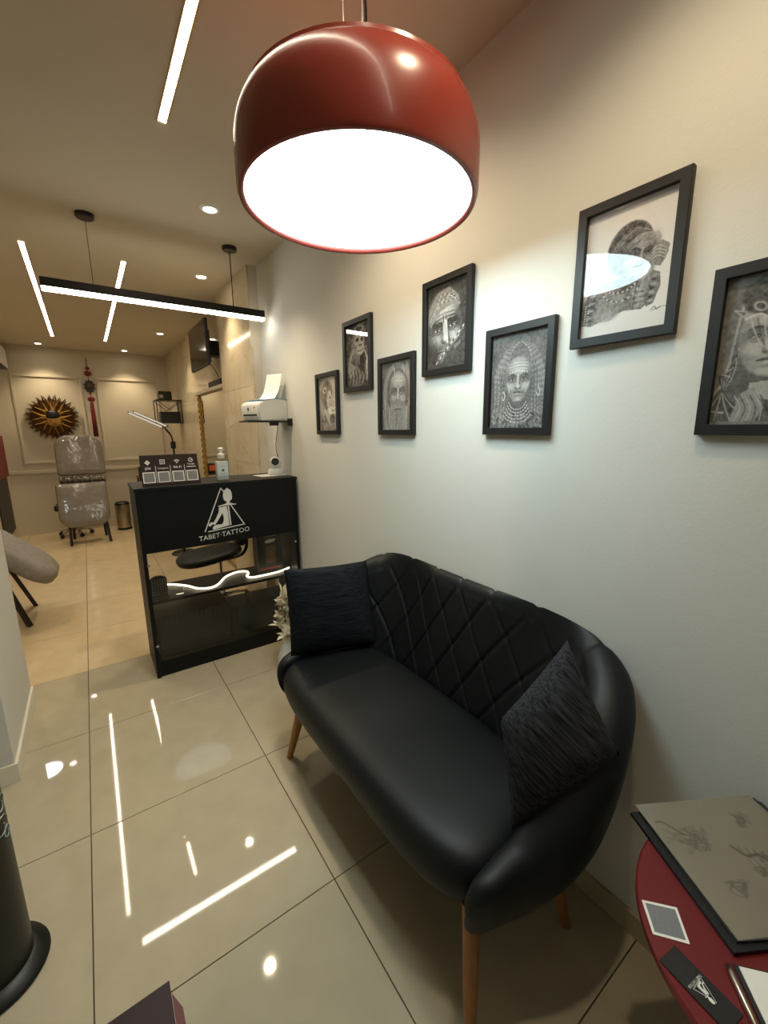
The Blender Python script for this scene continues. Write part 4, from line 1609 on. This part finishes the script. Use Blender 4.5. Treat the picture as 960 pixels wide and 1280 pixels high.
# ------------------------------------------------------------------ back wall ornaments
SX, SZ = -.345, 1.70
SB = BACK - .026
t = thing('sun_ornament', 'carved golden sun face with many flame rays hung on the back wall', 'wall ornament', (SX, SB, SZ))
def ray_mesh(L, w, dep, wave):
    bm = B()
    pts = []
    n = 8
    for k in range(n + 1):
        q = k / n
        c = wave * sin(q * 5)
        pts.append((q * L, c, w * (1 - q) ** .7 + .001))
    rr = []
    for (l, c, hw) in pts:
        rr.append([(l, -dep * .2, c - hw), (l, -dep, c), (l, -dep * .2, c + hw), (l, 0, c)])
    rings(bm, rr, True, True)
    return bm
def rays(n, r0, L, w, dep, wave, m, name, base, off=0, jit=0):
    me = None
    for k in range(n):
        if me is None:
            o = finish(name, ray_mesh(L, w, dep, wave), m, parent=t)
            me = o.data
        else:
            o = bpy.data.objects.new(name, me)
            COL.objects.link(o)
            o.parent = t
        a = off + 2 * pi * k / n
        s_ = 1 + jit * (((k * 7) % 5) / 4 - .5)
        o.location = (r0 * cos(a), -base, r0 * sin(a))
        o.rotation_euler = (0, -a, 0)
        o.scale = (s_, 1, 1 if k % 2 else -1)
bm = B()
lathe(bm, [(0, .004), (.245, .004), (.25, .012), (.235, .02), (0, .024)], (SX, SB, SZ), 40, Matrix(((1, 0, 0), (0, 0, -1), (0, 1, 0))))
part('back_disc', bm, M_GOLDD, t, True, 40)
rays(56, .17, .145, .018, .02, .010, M_GOLDD, 'flame_ray', .008, 0, .25)
rays(28, .14, .17, .013, .026, .012, M_GOLDD, 'flame_ray', .014, .06, .2)
rays(16, .06, .19, .022, .034, .010, M_GOLD, 'gold_ray', .018, .1, .15)
bm = B()
blob(bm, (SX + .005, SB - .045, SZ - .045), .085, .045, .085)
part('face', bm, M_GOLD, t, True)
bm = B()
blob(bm, (SX, SB - .05, SZ + .035), .08, .05, .065)
part('cap', bm, M_BLACKP, t, True)
for s_ in (-1, 1):
    bm = B()
    blob(bm, (SX + .005 + s_ * .028, SB - .088, SZ - .038), .013, .006, .006, None, 10)
    part('eye', bm, M_GOLDD, t, True)
bm = B()
blob(bm, (SX + .005, SB - .092, SZ - .058), .010, .010, .018, None, 10)
part('nose', bm, M_GOLD, t, True)
bm = B()
blob(bm, (SX + .005, SB - .086, SZ - .09), .02, .006, .006, None, 10)
part('mouth', bm, M_GOLDD, t, True)

OX = .145
t = thing('hanging_knot_ornament', 'red and black hanging knot ornament with a long tassel on the back wall', 'wall ornament', (OX, BACK, 2.56))
OY = BACK - .03
bm = B()
tube(bm, [(OX, OY, 2.56), (OX, OY, 1.93)], .005, 6)
part('cord', bm, M_DARKRED, t)
bm = B()
tube(bm, [(OX, BACK - .001, 2.555), (OX, OY - .008, 2.555)], .006, 8)
part('hook', bm, M_BLACKM, t)
for z, w, h in ((2.42, .028, .02), (2.345, .046, .032), (1.975, .048, .034)):
    bm = B()
    blob(bm, (OX, OY, z), w, .016, h, None, 14)
    part('knot', bm, M_DARKRED, t, True)
bm = B()
n = 20
poly(bm, [((.075 if k % 2 else .058) * cos(2 * pi * k / n), (.10 if k % 2 else .08) * sin(2 * pi * k / n)) for k in range(n)], (OX, OY + .012, 2.16), (1, 0, 0), (0, 0, 1), .024)
md = part('medallion', bm, M_BLACKP, t)
bm = B()
blob(bm, (OX, OY - .014, 2.17), .035, .012, .04, None, 14)
part('medallion_boss', bm, M_GOLDD, md, True)
bm = B()
rr = []
for z, w in ((1.935, .012), (1.91, .02), (1.88, .024), (1.7, .028), (1.42, .032)):
    rr.append([(OX + w * cos(2 * pi * k / 12), OY + .6 * w * sin(2 * pi * k / 12), z) for k in range(12)])
rings(bm, rr)
part('tassel', bm, M_DARKRED, t, True)

# ------------------------------------------------------------------ plastic wrapped chair at the back
def slab(bm, x0, x1, p0, p1, thick, rb=.12, rt=.04, n=10):
    """cushion spanning x0..x1 and rising from p0=(y,z) to p1; rounded corners, bottom radius rb, top radius rt"""
    w = x1 - x0
    d = Vector((0, p1[0] - p0[0], p1[1] - p0[1]))
    L = d.length
    d.normalize()
    nrm = Vector((0, -d.z, d.y))
    out = []
    def arc(cx, cy, r, a0, a1):
        for k in range(n + 1):
            a = a0 + (a1 - a0) * k / n
            out.append((cx + r * cos(a), cy + r * sin(a)))
    arc(w / 2 - rb, rb, rb, -pi / 2, 0)
    arc(w / 2 - rt, L - rt, rt, 0, pi / 2)
    arc(-w / 2 + rt, L - rt, rt, pi / 2, pi)
    arc(-w / 2 + rb, rb, rb, pi, 1.5 * pi)
    o = Vector(((x0 + x1) / 2, p0[0], p0[1]))
    rr = []
    c = Vector((0, L / 2))
    for q, inset in ((0, .02), (.15, .004), (.5, 0), (.85, .004), (1, .02), (1.06, .08)):
        ring = []
        for (u, v) in out:
            f = 1 - inset / (w / 2)
            u2, v2 = u * f, L / 2 + (v - L / 2) * f
            ring.append(o + Vector((1, 0, 0)) * u2 + d * v2 + nrm * (thick * q))
        rr.append(ring)
    rings(bm, rr, True, True)

t = thing('wrapped_chair', 'grey reclining chair still wrapped in clear plastic at the back', 'chair', (-.11, 6.95, 0))
bm = B()
slab(bm, -.405, .165, (6.86, .22), (7.04, .80), .09, .16, .03)
part('seat', bm, M_WRAP, t, True, 50)
bm = B()
slab(bm, -.36, .185, (7.12, .90), (7.26, 1.43), .09, .04, .16)
part('backrest', bm, M_WRAP, t, True, 50)
bm = B()
box(bm, -.34, .17, 7.05, 7.15, .79, .89, bev=.02)
part('hinge', bm, M_BLACKP, t)
bm = B()
rr = []
for k in range(30):
    q = k / 29
    x = -.35 + .52 * q
    r_ = .045 + .016 * sin(k * 2.3) + .01 * sin(k * 5.1)
    rr.append([(x, 7.05 + r_ * .8 * cos(2 * pi * m / 10), .855 + .01 * sin(k * 1.7) + r_ * sin(2 * pi * m / 10)) for m in range(10)])
rings(bm, rr)
part('bunched_wrap', bm, mat('crumpled_clear_wrap', rgb(95, 88, 78), .12, var=.5, vscale=30, coat=1.0, bump=1.0, bscale=40, bdist=.01), t, True)
for (tx, ty, fx, fy) in ((-.30, 6.92, -.315, 6.80), (.10, 6.92, .125, 6.77), (-.27, 7.12, -.29, 7.24), (.07, 7.12, .09, 7.24)):
    bm = B()
    tube(bm, [(tx, ty, .42), (fx, fy, 0)], .017, 8)
    part('leg', bm, M_BLACKM, t, True, 50)
bm = B()
box(bm, -.32, .12, 6.94, 7.12, .38, .43, bev=.01)
part('under_frame', bm, M_BLACKM, t)

t = thing('rolling_stool', 'black rolling stool with chrome wheeled base behind the wrapped chair', 'stool', (-.28, 7.52, 0))
star_base(t, -.28, 7.52, .20, M_CHROME, .1)
bm = B()
tube(bm, [(-.28, 7.52, .08), (-.28, 7.52, .44)], .02, 12)
part('gas_column', bm, M_CHROME, t, True)
bm = B()
lathe(bm, [(0, .43), (.15, .43), (.175, .45), (.175, .48), (.15, .50), (0, .505)], (-.28, 7.52, 0), 28)
part('seat', bm, M_LEATHER, t, True, 40)
bm = B()
blob(bm, (-.445, 7.36, .44), .03, .03, .045, None, 14)
tube(bm, [(-.445, 7.36, .44), (-.32, 7.48, .41)], .008, 8)
part('lever_knob', bm, M_BLACKP, t, True)

# ------------------------------------------------------------------ reclining chair at the left edge
t = thing('recliner_chair', 'grey velvet reclining chair end poking out behind the white partition', 'chair', (-.62, 4.3, 0))
def tilt_cushion(bm, xt, zt, xb, zb, y0, y1, thick):
    """rounded cushion sloping down toward +x"""
    d = Vector((xb - xt, 0, zb - zt))
    L = d.length
    d.normalize()
    nrm = Vector((-d.z, 0, d.x))
    if nrm.z < 0:
        nrm = -nrm
    w = y1 - y0
    out = []
    n = 12
    r = .17
    def arc(cx, cy, r, a0, a1):
        for k in range(n + 1):
            a = a0 + (a1 - a0) * k / n
            out.append((cx + r * cos(a), cy + r * sin(a)))
    arc(L - r, -w / 2 + r, r, -pi / 2, 0)
    arc(L - r, w / 2 - r, r, 0, pi / 2)
    arc(.03, w / 2 - .03, .03, pi / 2, pi)
    arc(.03, -w / 2 + .03, .03, pi, 1.5 * pi)
    o = Vector((xt, (y0 + y1) / 2, zt))
    rr = []
    for q, ins in ((0, .03), (.12, .008), (.3, 0), (.7, 0), (.88, .008), (1, .03), (1.05, .09)):
        f = 1 - ins / (w / 2)
        rr.append([o + d * (L / 2 + (u - L / 2) * f) + Vector((0, 1, 0)) * (v * f) + nrm * (thick * (q - 1)) for u, v in out])
    rings(bm, rr, True, True)
bm = B()
tilt_cushion(bm, -.80, .90, -.285, .40, 3.92, 4.46, .12)
part('leg_rest', bm, M_GREYF, t, True, 50)
bm = B()
box(bm, -.945, -.78, 3.90, 4.46, .60, .78, bev=.04, seg=3)
part('seat', bm, M_GREYF, t, True, 50)
for (tx, ty, fx, fy) in ((-.68, 4.05, -.528, 4.10), (-.68, 4.34, -.529, 4.59), (-.86, 4.05, -.90, 4.0), (-.86, 4.34, -.90, 4.5)):
    bm = B()
    tube(bm, [(tx, ty, .60), (fx, fy, 0)], .021, 4)
    part('leg', bm, M_BLACKM, t)

t = thing('work_lamp', 'round white work lamp on a stand behind the white partition', 'lamp', (-.80, 4.75, 0))
bm = B()
lathe(bm, [(0, 0), (.12, 0), (.12, .012), (.02, .02), (0, .02)], (-.80, 4.75, 0), 28)
part('base', bm, M_WHITEP, t, True, 40)
bm = B()
tube(bm, smooth_path([(-.80, 4.75, .02), (-.80, 4.75, 1.2), (-.80, 4.74, 1.62), (-.74, 4.66, 1.70), (-.65, 4.56, 1.66)], 8), .011, 10)
part('pole', bm, M_WHITEP, t, True)
bm = B()
lathe(bm, [(0, .05), (.06, .045), (.105, .02), (.112, 0), (.106, 0), (0, .012)], (-.645, 4.555, 1.6), 32)
part('head', bm, M_WHITEP, t, True, 50)
bm = B()
lathe(bm, [(0, -.002), (.104, -.002), (.104, .002), (0, .002)], (-.645, 4.555, 1.6), 32)
part('led_disc', bm, M_EWORK, t)

# dark banner with red head on the left wall, air conditioner
t = thing('wall_banner', 'dark grey hanging banner with a red upper part on the left wall', 'banner', (-.95, 7.2, .25))
bm = B()
box(bm, -.949, -.935, 6.7, 7.60, .18, .90)
part('dark_sheet', bm, M_DARKG, t)
bm = B()
box(bm, -.949, -.935, 6.7, 7.84, .9002, 1.45)
part('red_sheet', bm, M_BRICK, t)
t = thing('air_conditioner', 'white split air conditioner high on the left wall', 'air conditioner', (-.95, 7.35, 2.33))
bm = B()
box(bm, -.949, -.74, 6.85, 7.80, 2.33, 2.60, bev=.03, seg=3)
part('case', bm, M_WHITEP, t, True, 40)
bm = B()
box(bm, -.83, -.742, 6.9, 7.75, 2.325, 2.34)
part('vent_flap', bm, M_DARKG, t)

# ------------------------------------------------------------------ foreground
BX, BYY = -.388, 1.375
t = thing('pedestal_stand', 'black cylindrical floor stand with flared round foot at the left edge', 'stand', (BX, BYY, 0))
bm = B()
lathe(bm, [(0, 0), (.122, 0), (.126, .006), (.122, .016), (.10, .028), (.092, .034), (0, .034)], (BX, BYY, 0), 48)
part('foot', bm, M_BLACKP, t, True, 40)
bm = B()
lathe(bm, [(0, .03), (.09, .03), (.09, .70), (.088, .71), (0, .712)], (BX, BYY, 0), 48)
part('column', bm, M_BLACKM, t, True, 40)
bm = B()
for j, (z0, a0, r0) in enumerate(((.47, -.35, .035), (.53, -.2, .03), (.60, -.4, .035), (.50, -.75, .03), (.44, -.15, .02))):
    pts = []
    for k in range(22):
        q = k / 21
        a = a0 + (r0 / .09) * (1 - .7 * q) * cos(7 * q)
        z = z0 + r0 * (1 - .7 * q) * sin(7 * q)
        pts.append((BX + .0905 * cos(a), BYY + .0905 * sin(a), z))
    tube(bm, pts, .0016, 5)
part('swirl_decal', bm, mat('green_white_print', rgb(60, 110, 90), .5, col2=rgb(190, 200, 195), vscale=30), t, label='green and white swirl print')

# round red table
RX_, RY_, RZ_, RR_ = .886, .0095, .64, .275
t = thing('side_table', 'round red side table at the lower right beside the sofa', 'table', (RX_, RY_, 0))
bm = B()
lathe(bm, [(0, -.018), (RR_ - .004, -.018), (RR_, -.014), (RR_, -.003), (RR_ - .003, 0), (0, 0)], (RX_, RY_, RZ_), 96)
part('top', bm, M_REDT, t, True, 40)
bm = B()
lathe(bm, [(0, 0), (.17, 0), (.175, .006), (.16, .014), (.03, .03), (.026, .06), (.026, RZ_ - .04), (.07, RZ_ - .018), (0, RZ_ - .018)], (RX_, RY_, 0), 40)
part('pedestal', bm, M_BLACKM, t, True, 40)

def tabpt(px_, py_):
    """direction through a photo pixel met with the table top plane: the table top fixes the distance"""
    r_, u_, f_ = Vector(_r), Vector(_u), Vector(_f)
    d = r_ * ((px_ - 480) / 522.77) + u_ * ((640 - py_) / 522.77) + f_
    k = (RZ_ - 1.5) / d.z
    return Vector((d.x * k, d.y * k, RZ_))
# portfolio: black folder, clear sleeve page with sketches
def quad_slab(bm, P, z0, z1):
    a = [bm.verts.new((p.x, p.y, z0)) for p in P]
    b = [bm.verts.new((p.x, p.y, z1)) for p in P]
    bm.faces.new(a[::-1])
    bm.faces.new(b)
    for i in range(len(P)):
        j = (i + 1) % len(P)
        bm.faces.new((a[i], a[j], b[j], b[i]))
c0 = tabpt(788, 1019)
c1 = tabpt(917, 1196)
e1 = (c1 - c0)
e2 = Vector((-e1.y, e1.x, 0)).normalized()
Lp = e1.length
e1n = e1.normalized()
w_ = .30
t = thing('portfolio', 'open black portfolio with a grey sheet of sketches on the red table', 'portfolio', (c0.x, c0.y, RZ_))
def pf(a, b):
    return c0 + e1n * a + e2 * b
bm = B()
quad_slab(bm, [pf(0, 0), pf(Lp, 0), pf(Lp, .315), pf(0, .315)], RZ_ + .0005, RZ_ + .008)
part('folder', bm, M_BLACKP, t)
bm = B()
quad_slab(bm, [pf(-.012, .022), pf(Lp - .012, .016), pf(Lp + .0, .30), pf(-.005, .305)], RZ_ + .0085, RZ_ + .013)
part('page_stack', bm, M_DARKG, t)
cs = Canvas(110, 110, .50, 1.0)
cs.noise(.02, 5, 3)
r = random.Random(12)
def scribble(cx, cy, s, n, seed, v=.16):
    q = random.Random(seed)
    for k in range(n):
        a = q.random() * 6.28
        p = []
        for m in range(5):
            p.append((cx + s * 1.2 * (q.random() - .5) + .12 * s * m * cos(a), cy + s * (q.random() - .5)))
        cs.line(p, .006, v, .55)
scribble(.25, .34, .22, 8, 1)
cs.line([(.06, .17), (.11, .18), (.16, .25), (.2, .3)], .012, .15, .8)
scribble(.62, .52, .10, 5, 2)
cs.line([(.47, .42), (.52, .50), (.60, .50), (.66, .56), (.74, .56), (.80, .62), (.9, .62)], .016, .12, .8)
for k in range(9):
    x = .50 + .045 * k
    cs.line([(x, .50 + .015 * k), (x + .02, .42 + .018 * k)], .007, .18, .6)
    cs.line([(x, .52 + .015 * k), (x + .01, .58 + .015 * k)], .007, .2, .6)
scribble(.52, .62, .07, 5, 5)
scribble(.66, .70, .07, 4, 8)
scribble(.72, .22, .14, 6, 6)
scribble(.3, .72, .12, 5, 9)
offp = Vector(t.location)
def sheet(u, v):
    p = pf(-.012 + (Lp) * v, 0.018 + .28 * u)
    return (p.x - offp.x, p.y - offp.y, RZ_ + .0136 - offp.z)
me = painted_grid(cs, sheet, lambda a: (a * .46, a * .39, a * .29))
me.materials.append(M_SHEET)
o = bpy.data.objects.new('sketch_sheet', me)
COL.objects.link(o)
o.parent = t
bm = B()
quad_slab(bm, [pf(-.014, .0165), pf(Lp - .010, .0125), pf(Lp + .002, .302), pf(-.007, .307)], RZ_ + .0142, RZ_ + .0150)
part('clear_sleeve', bm, M_GLASS, t)

def flat_card(name, P, z, th, m, label, cat):
    bm = B()
    quad_slab(bm, P, z, z + th)
    cc = sum((Vector(p) for p in P), Vector()) / len(P)
    t_ = thing(name, label, cat, (cc.x, cc.y, z))
    part('card', bm, m, t_)
    return t_, cc
qp = [tabpt(802, 1125), tabpt(816, 1168), tabpt(862.5, 1181), tabpt(846, 1135)]
tq, cc = flat_card('code_sticker', qp, RZ_ + .0004, .0006, M_PAPER, 'square white sticker with a grey field on the red table', 'sticker')
bm = B()
quad_slab(bm, [cc + (p - cc) * .84 for p in qp], RZ_ + .0011, RZ_ + .0013)
part('grey_field', bm, M_GREY, tq)
b0, b1 = tabpt(824, 1201.5), tabpt(843, 1183)
eu = (b1 - b0)
wid = eu.length
eu.normalize()
ev = Vector((eu.y, -eu.x, 0))
if (tabpt(892, 1280) - b0).dot(ev) < 0:
    ev = -ev
Lc = .096
cp = [b0, b0 + eu * wid, b0 + eu * wid + ev * Lc, b0 + ev * Lc]
tc_, cc = flat_card('business_card', cp, RZ_ + .0004, .0022, M_BLACKP, 'black business card with white triangle logo on the red table', 'card')
# the card lies upside down as seen from here: its text line comes first
sc_ = wid / .33
eo2 = b0 + eu * (wid * .5) + ev * (Lc * .46) + Vector((0, 0, .0024))
bm = B()
ux, vx = -eu * sc_ * .78, ev * sc_ * .78
cr = ux.cross(vx)
if cr.z < 0:
    ux = -ux
emb = emblem(eo2, ux, vx, tc_, M_INK, .0003)
bm = B()
text(bm, 'TABET\u00b7TATTOO', .052, eo2 - vx * .042, ux * .86, vx, .0003)
part('lettering', bm, M_INK, tc_)
# white note pad with pen at the frame edge
n0 = tabpt(916, 1207)
nd = (tabpt(950, 1280) - n0).normalized()
nr = Vector((-nd.y, nd.x, 0))
if nr.x < 0:
    nr = -nr
t = thing('note_pad', 'white paper pad in a dark clipboard at the lower right corner', 'note pad', (n0.x, n0.y, RZ_))
bm = B()
quad_slab(bm, [n0 - nr * .0, n0 + nd * .16, n0 + nd * .16 + nr * .10, n0 + nr * .10], RZ_ + .0005, RZ_ + .004)
part('board', bm, M_DARKG, t)
bm = B()
quad_slab(bm, [n0 + nr * .006 + nd * .003, n0 + nd * .155 + nr * .006, n0 + nd * .155 + nr * .098, n0 + nr * .098 + nd * .003], RZ_ + .0042, RZ_ + .006)
part('paper', bm, M_PAPER, t)
bm = B()
p0 = n0 - nr * .010 + nd * .004
tube(bm, [p0 + Vector((0, 0, .0055)), p0 + nd * .012 + Vector((0, 0, .0055)), p0 + nd * .14 + Vector((0, 0, .0055))], [.003, .0048, .0048], 12)
tag(finish('pen', bm, M_STEEL, (p0.x, p0.y, RZ_), smooth=True), 'slim pale pen lying beside the note pad', 'pen')

# maroon table corner under the camera
t = thing('maroon_table', 'dark maroon tabletop corner intruding at the bottom left', 'table', (-.2, .32, 0))
bm = B()
poly(bm, [(-.42, .12), (.004, .12), (.006, .538), (-.42, .53)], (0, 0, .735), (1, 0, 0), (0, 1, 0), .015)
part('top', bm, M_MAROON, t)
bm = B()
poly(bm, [(.005, .12), (.017, .12), (.0165, .50), (.0065, .525)], (0, 0, .733), (1, 0, 0), (0, 1, 0), .012)
part('edge_band', bm, M_PINK, t)
for (x, y) in ((-.39, .15), (-.03, .15), (-.03, .49), (-.39, .49)):
    bm = B()
    tube(bm, [(x, y, .735), (x, y, 0)], .012, 8)
    part('leg', bm, M_BLACKM, t, True, 40)

# vase with cream dried flowers between sofa and counter
VX, VY = .875, 2.30
t = thing('dried_bouquet', 'cream ruffled dried flowers in a vase between sofa and counter', 'flowers', (VX, VY, 0))
bm = B()
lathe(bm, [(0, 0), (.05, 0), (.065, .05), (.06, .12), (.035, .20), (.03, .24), (.038, .26), (.034, .26), (.026, .24), (0, .235)], (VX, VY, 0), 28)
part('vase', bm, M_WHITEP, t, True)
rb = random.Random(21)
bm0 = B()
for k in range(9):
    a = 2 * pi * k / 9
    r0 = .012 + .010 * (k % 3)
    p = [Vector((0, 0, 0)), Vector((r0 * cos(a - .4), r0 * sin(a - .4), .018)), Vector((1.7 * r0 * cos(a), 1.7 * r0 * sin(a), .024 + .006 * (k % 2))), Vector((r0 * cos(a + .4), r0 * sin(a + .4), .018))]
    vs = [bm0.verts.new(q) for q in p]
    bm0.faces.new(vs)
bl = None
for k in range(30):
    a, rad = rb.random() * 6.28, .055 * sqrt(rb.random())
    z = .28 + .26 * rb.random()
    if bl is None:
        o = finish('blossom', bm0, M_CREAM, parent=t)
        bl = o.data
    else:
        o = bpy.data.objects.new('blossom', bl)
        COL.objects.link(o)
        o.parent = t
    o.location = (rad * cos(a), rad * sin(a), z)
    o.rotation_euler = (rb.uniform(-1.2, 1.2), rb.uniform(-1.2, 1.2), a)
    sc = rb.uniform(.9, 1.5)
    o.scale = (sc, sc, sc)
for k in range(7):
    a = 2 * pi * k / 7
    bm = B()
    tube(bm, smooth_path([(VX, VY, .2), (VX + .02 * cos(a), VY + .02 * sin(a), .34), (VX + .05 * cos(a), VY + .05 * sin(a), .50)], 4), .002, 5)
    part('stem', bm, M_CREAM, t)
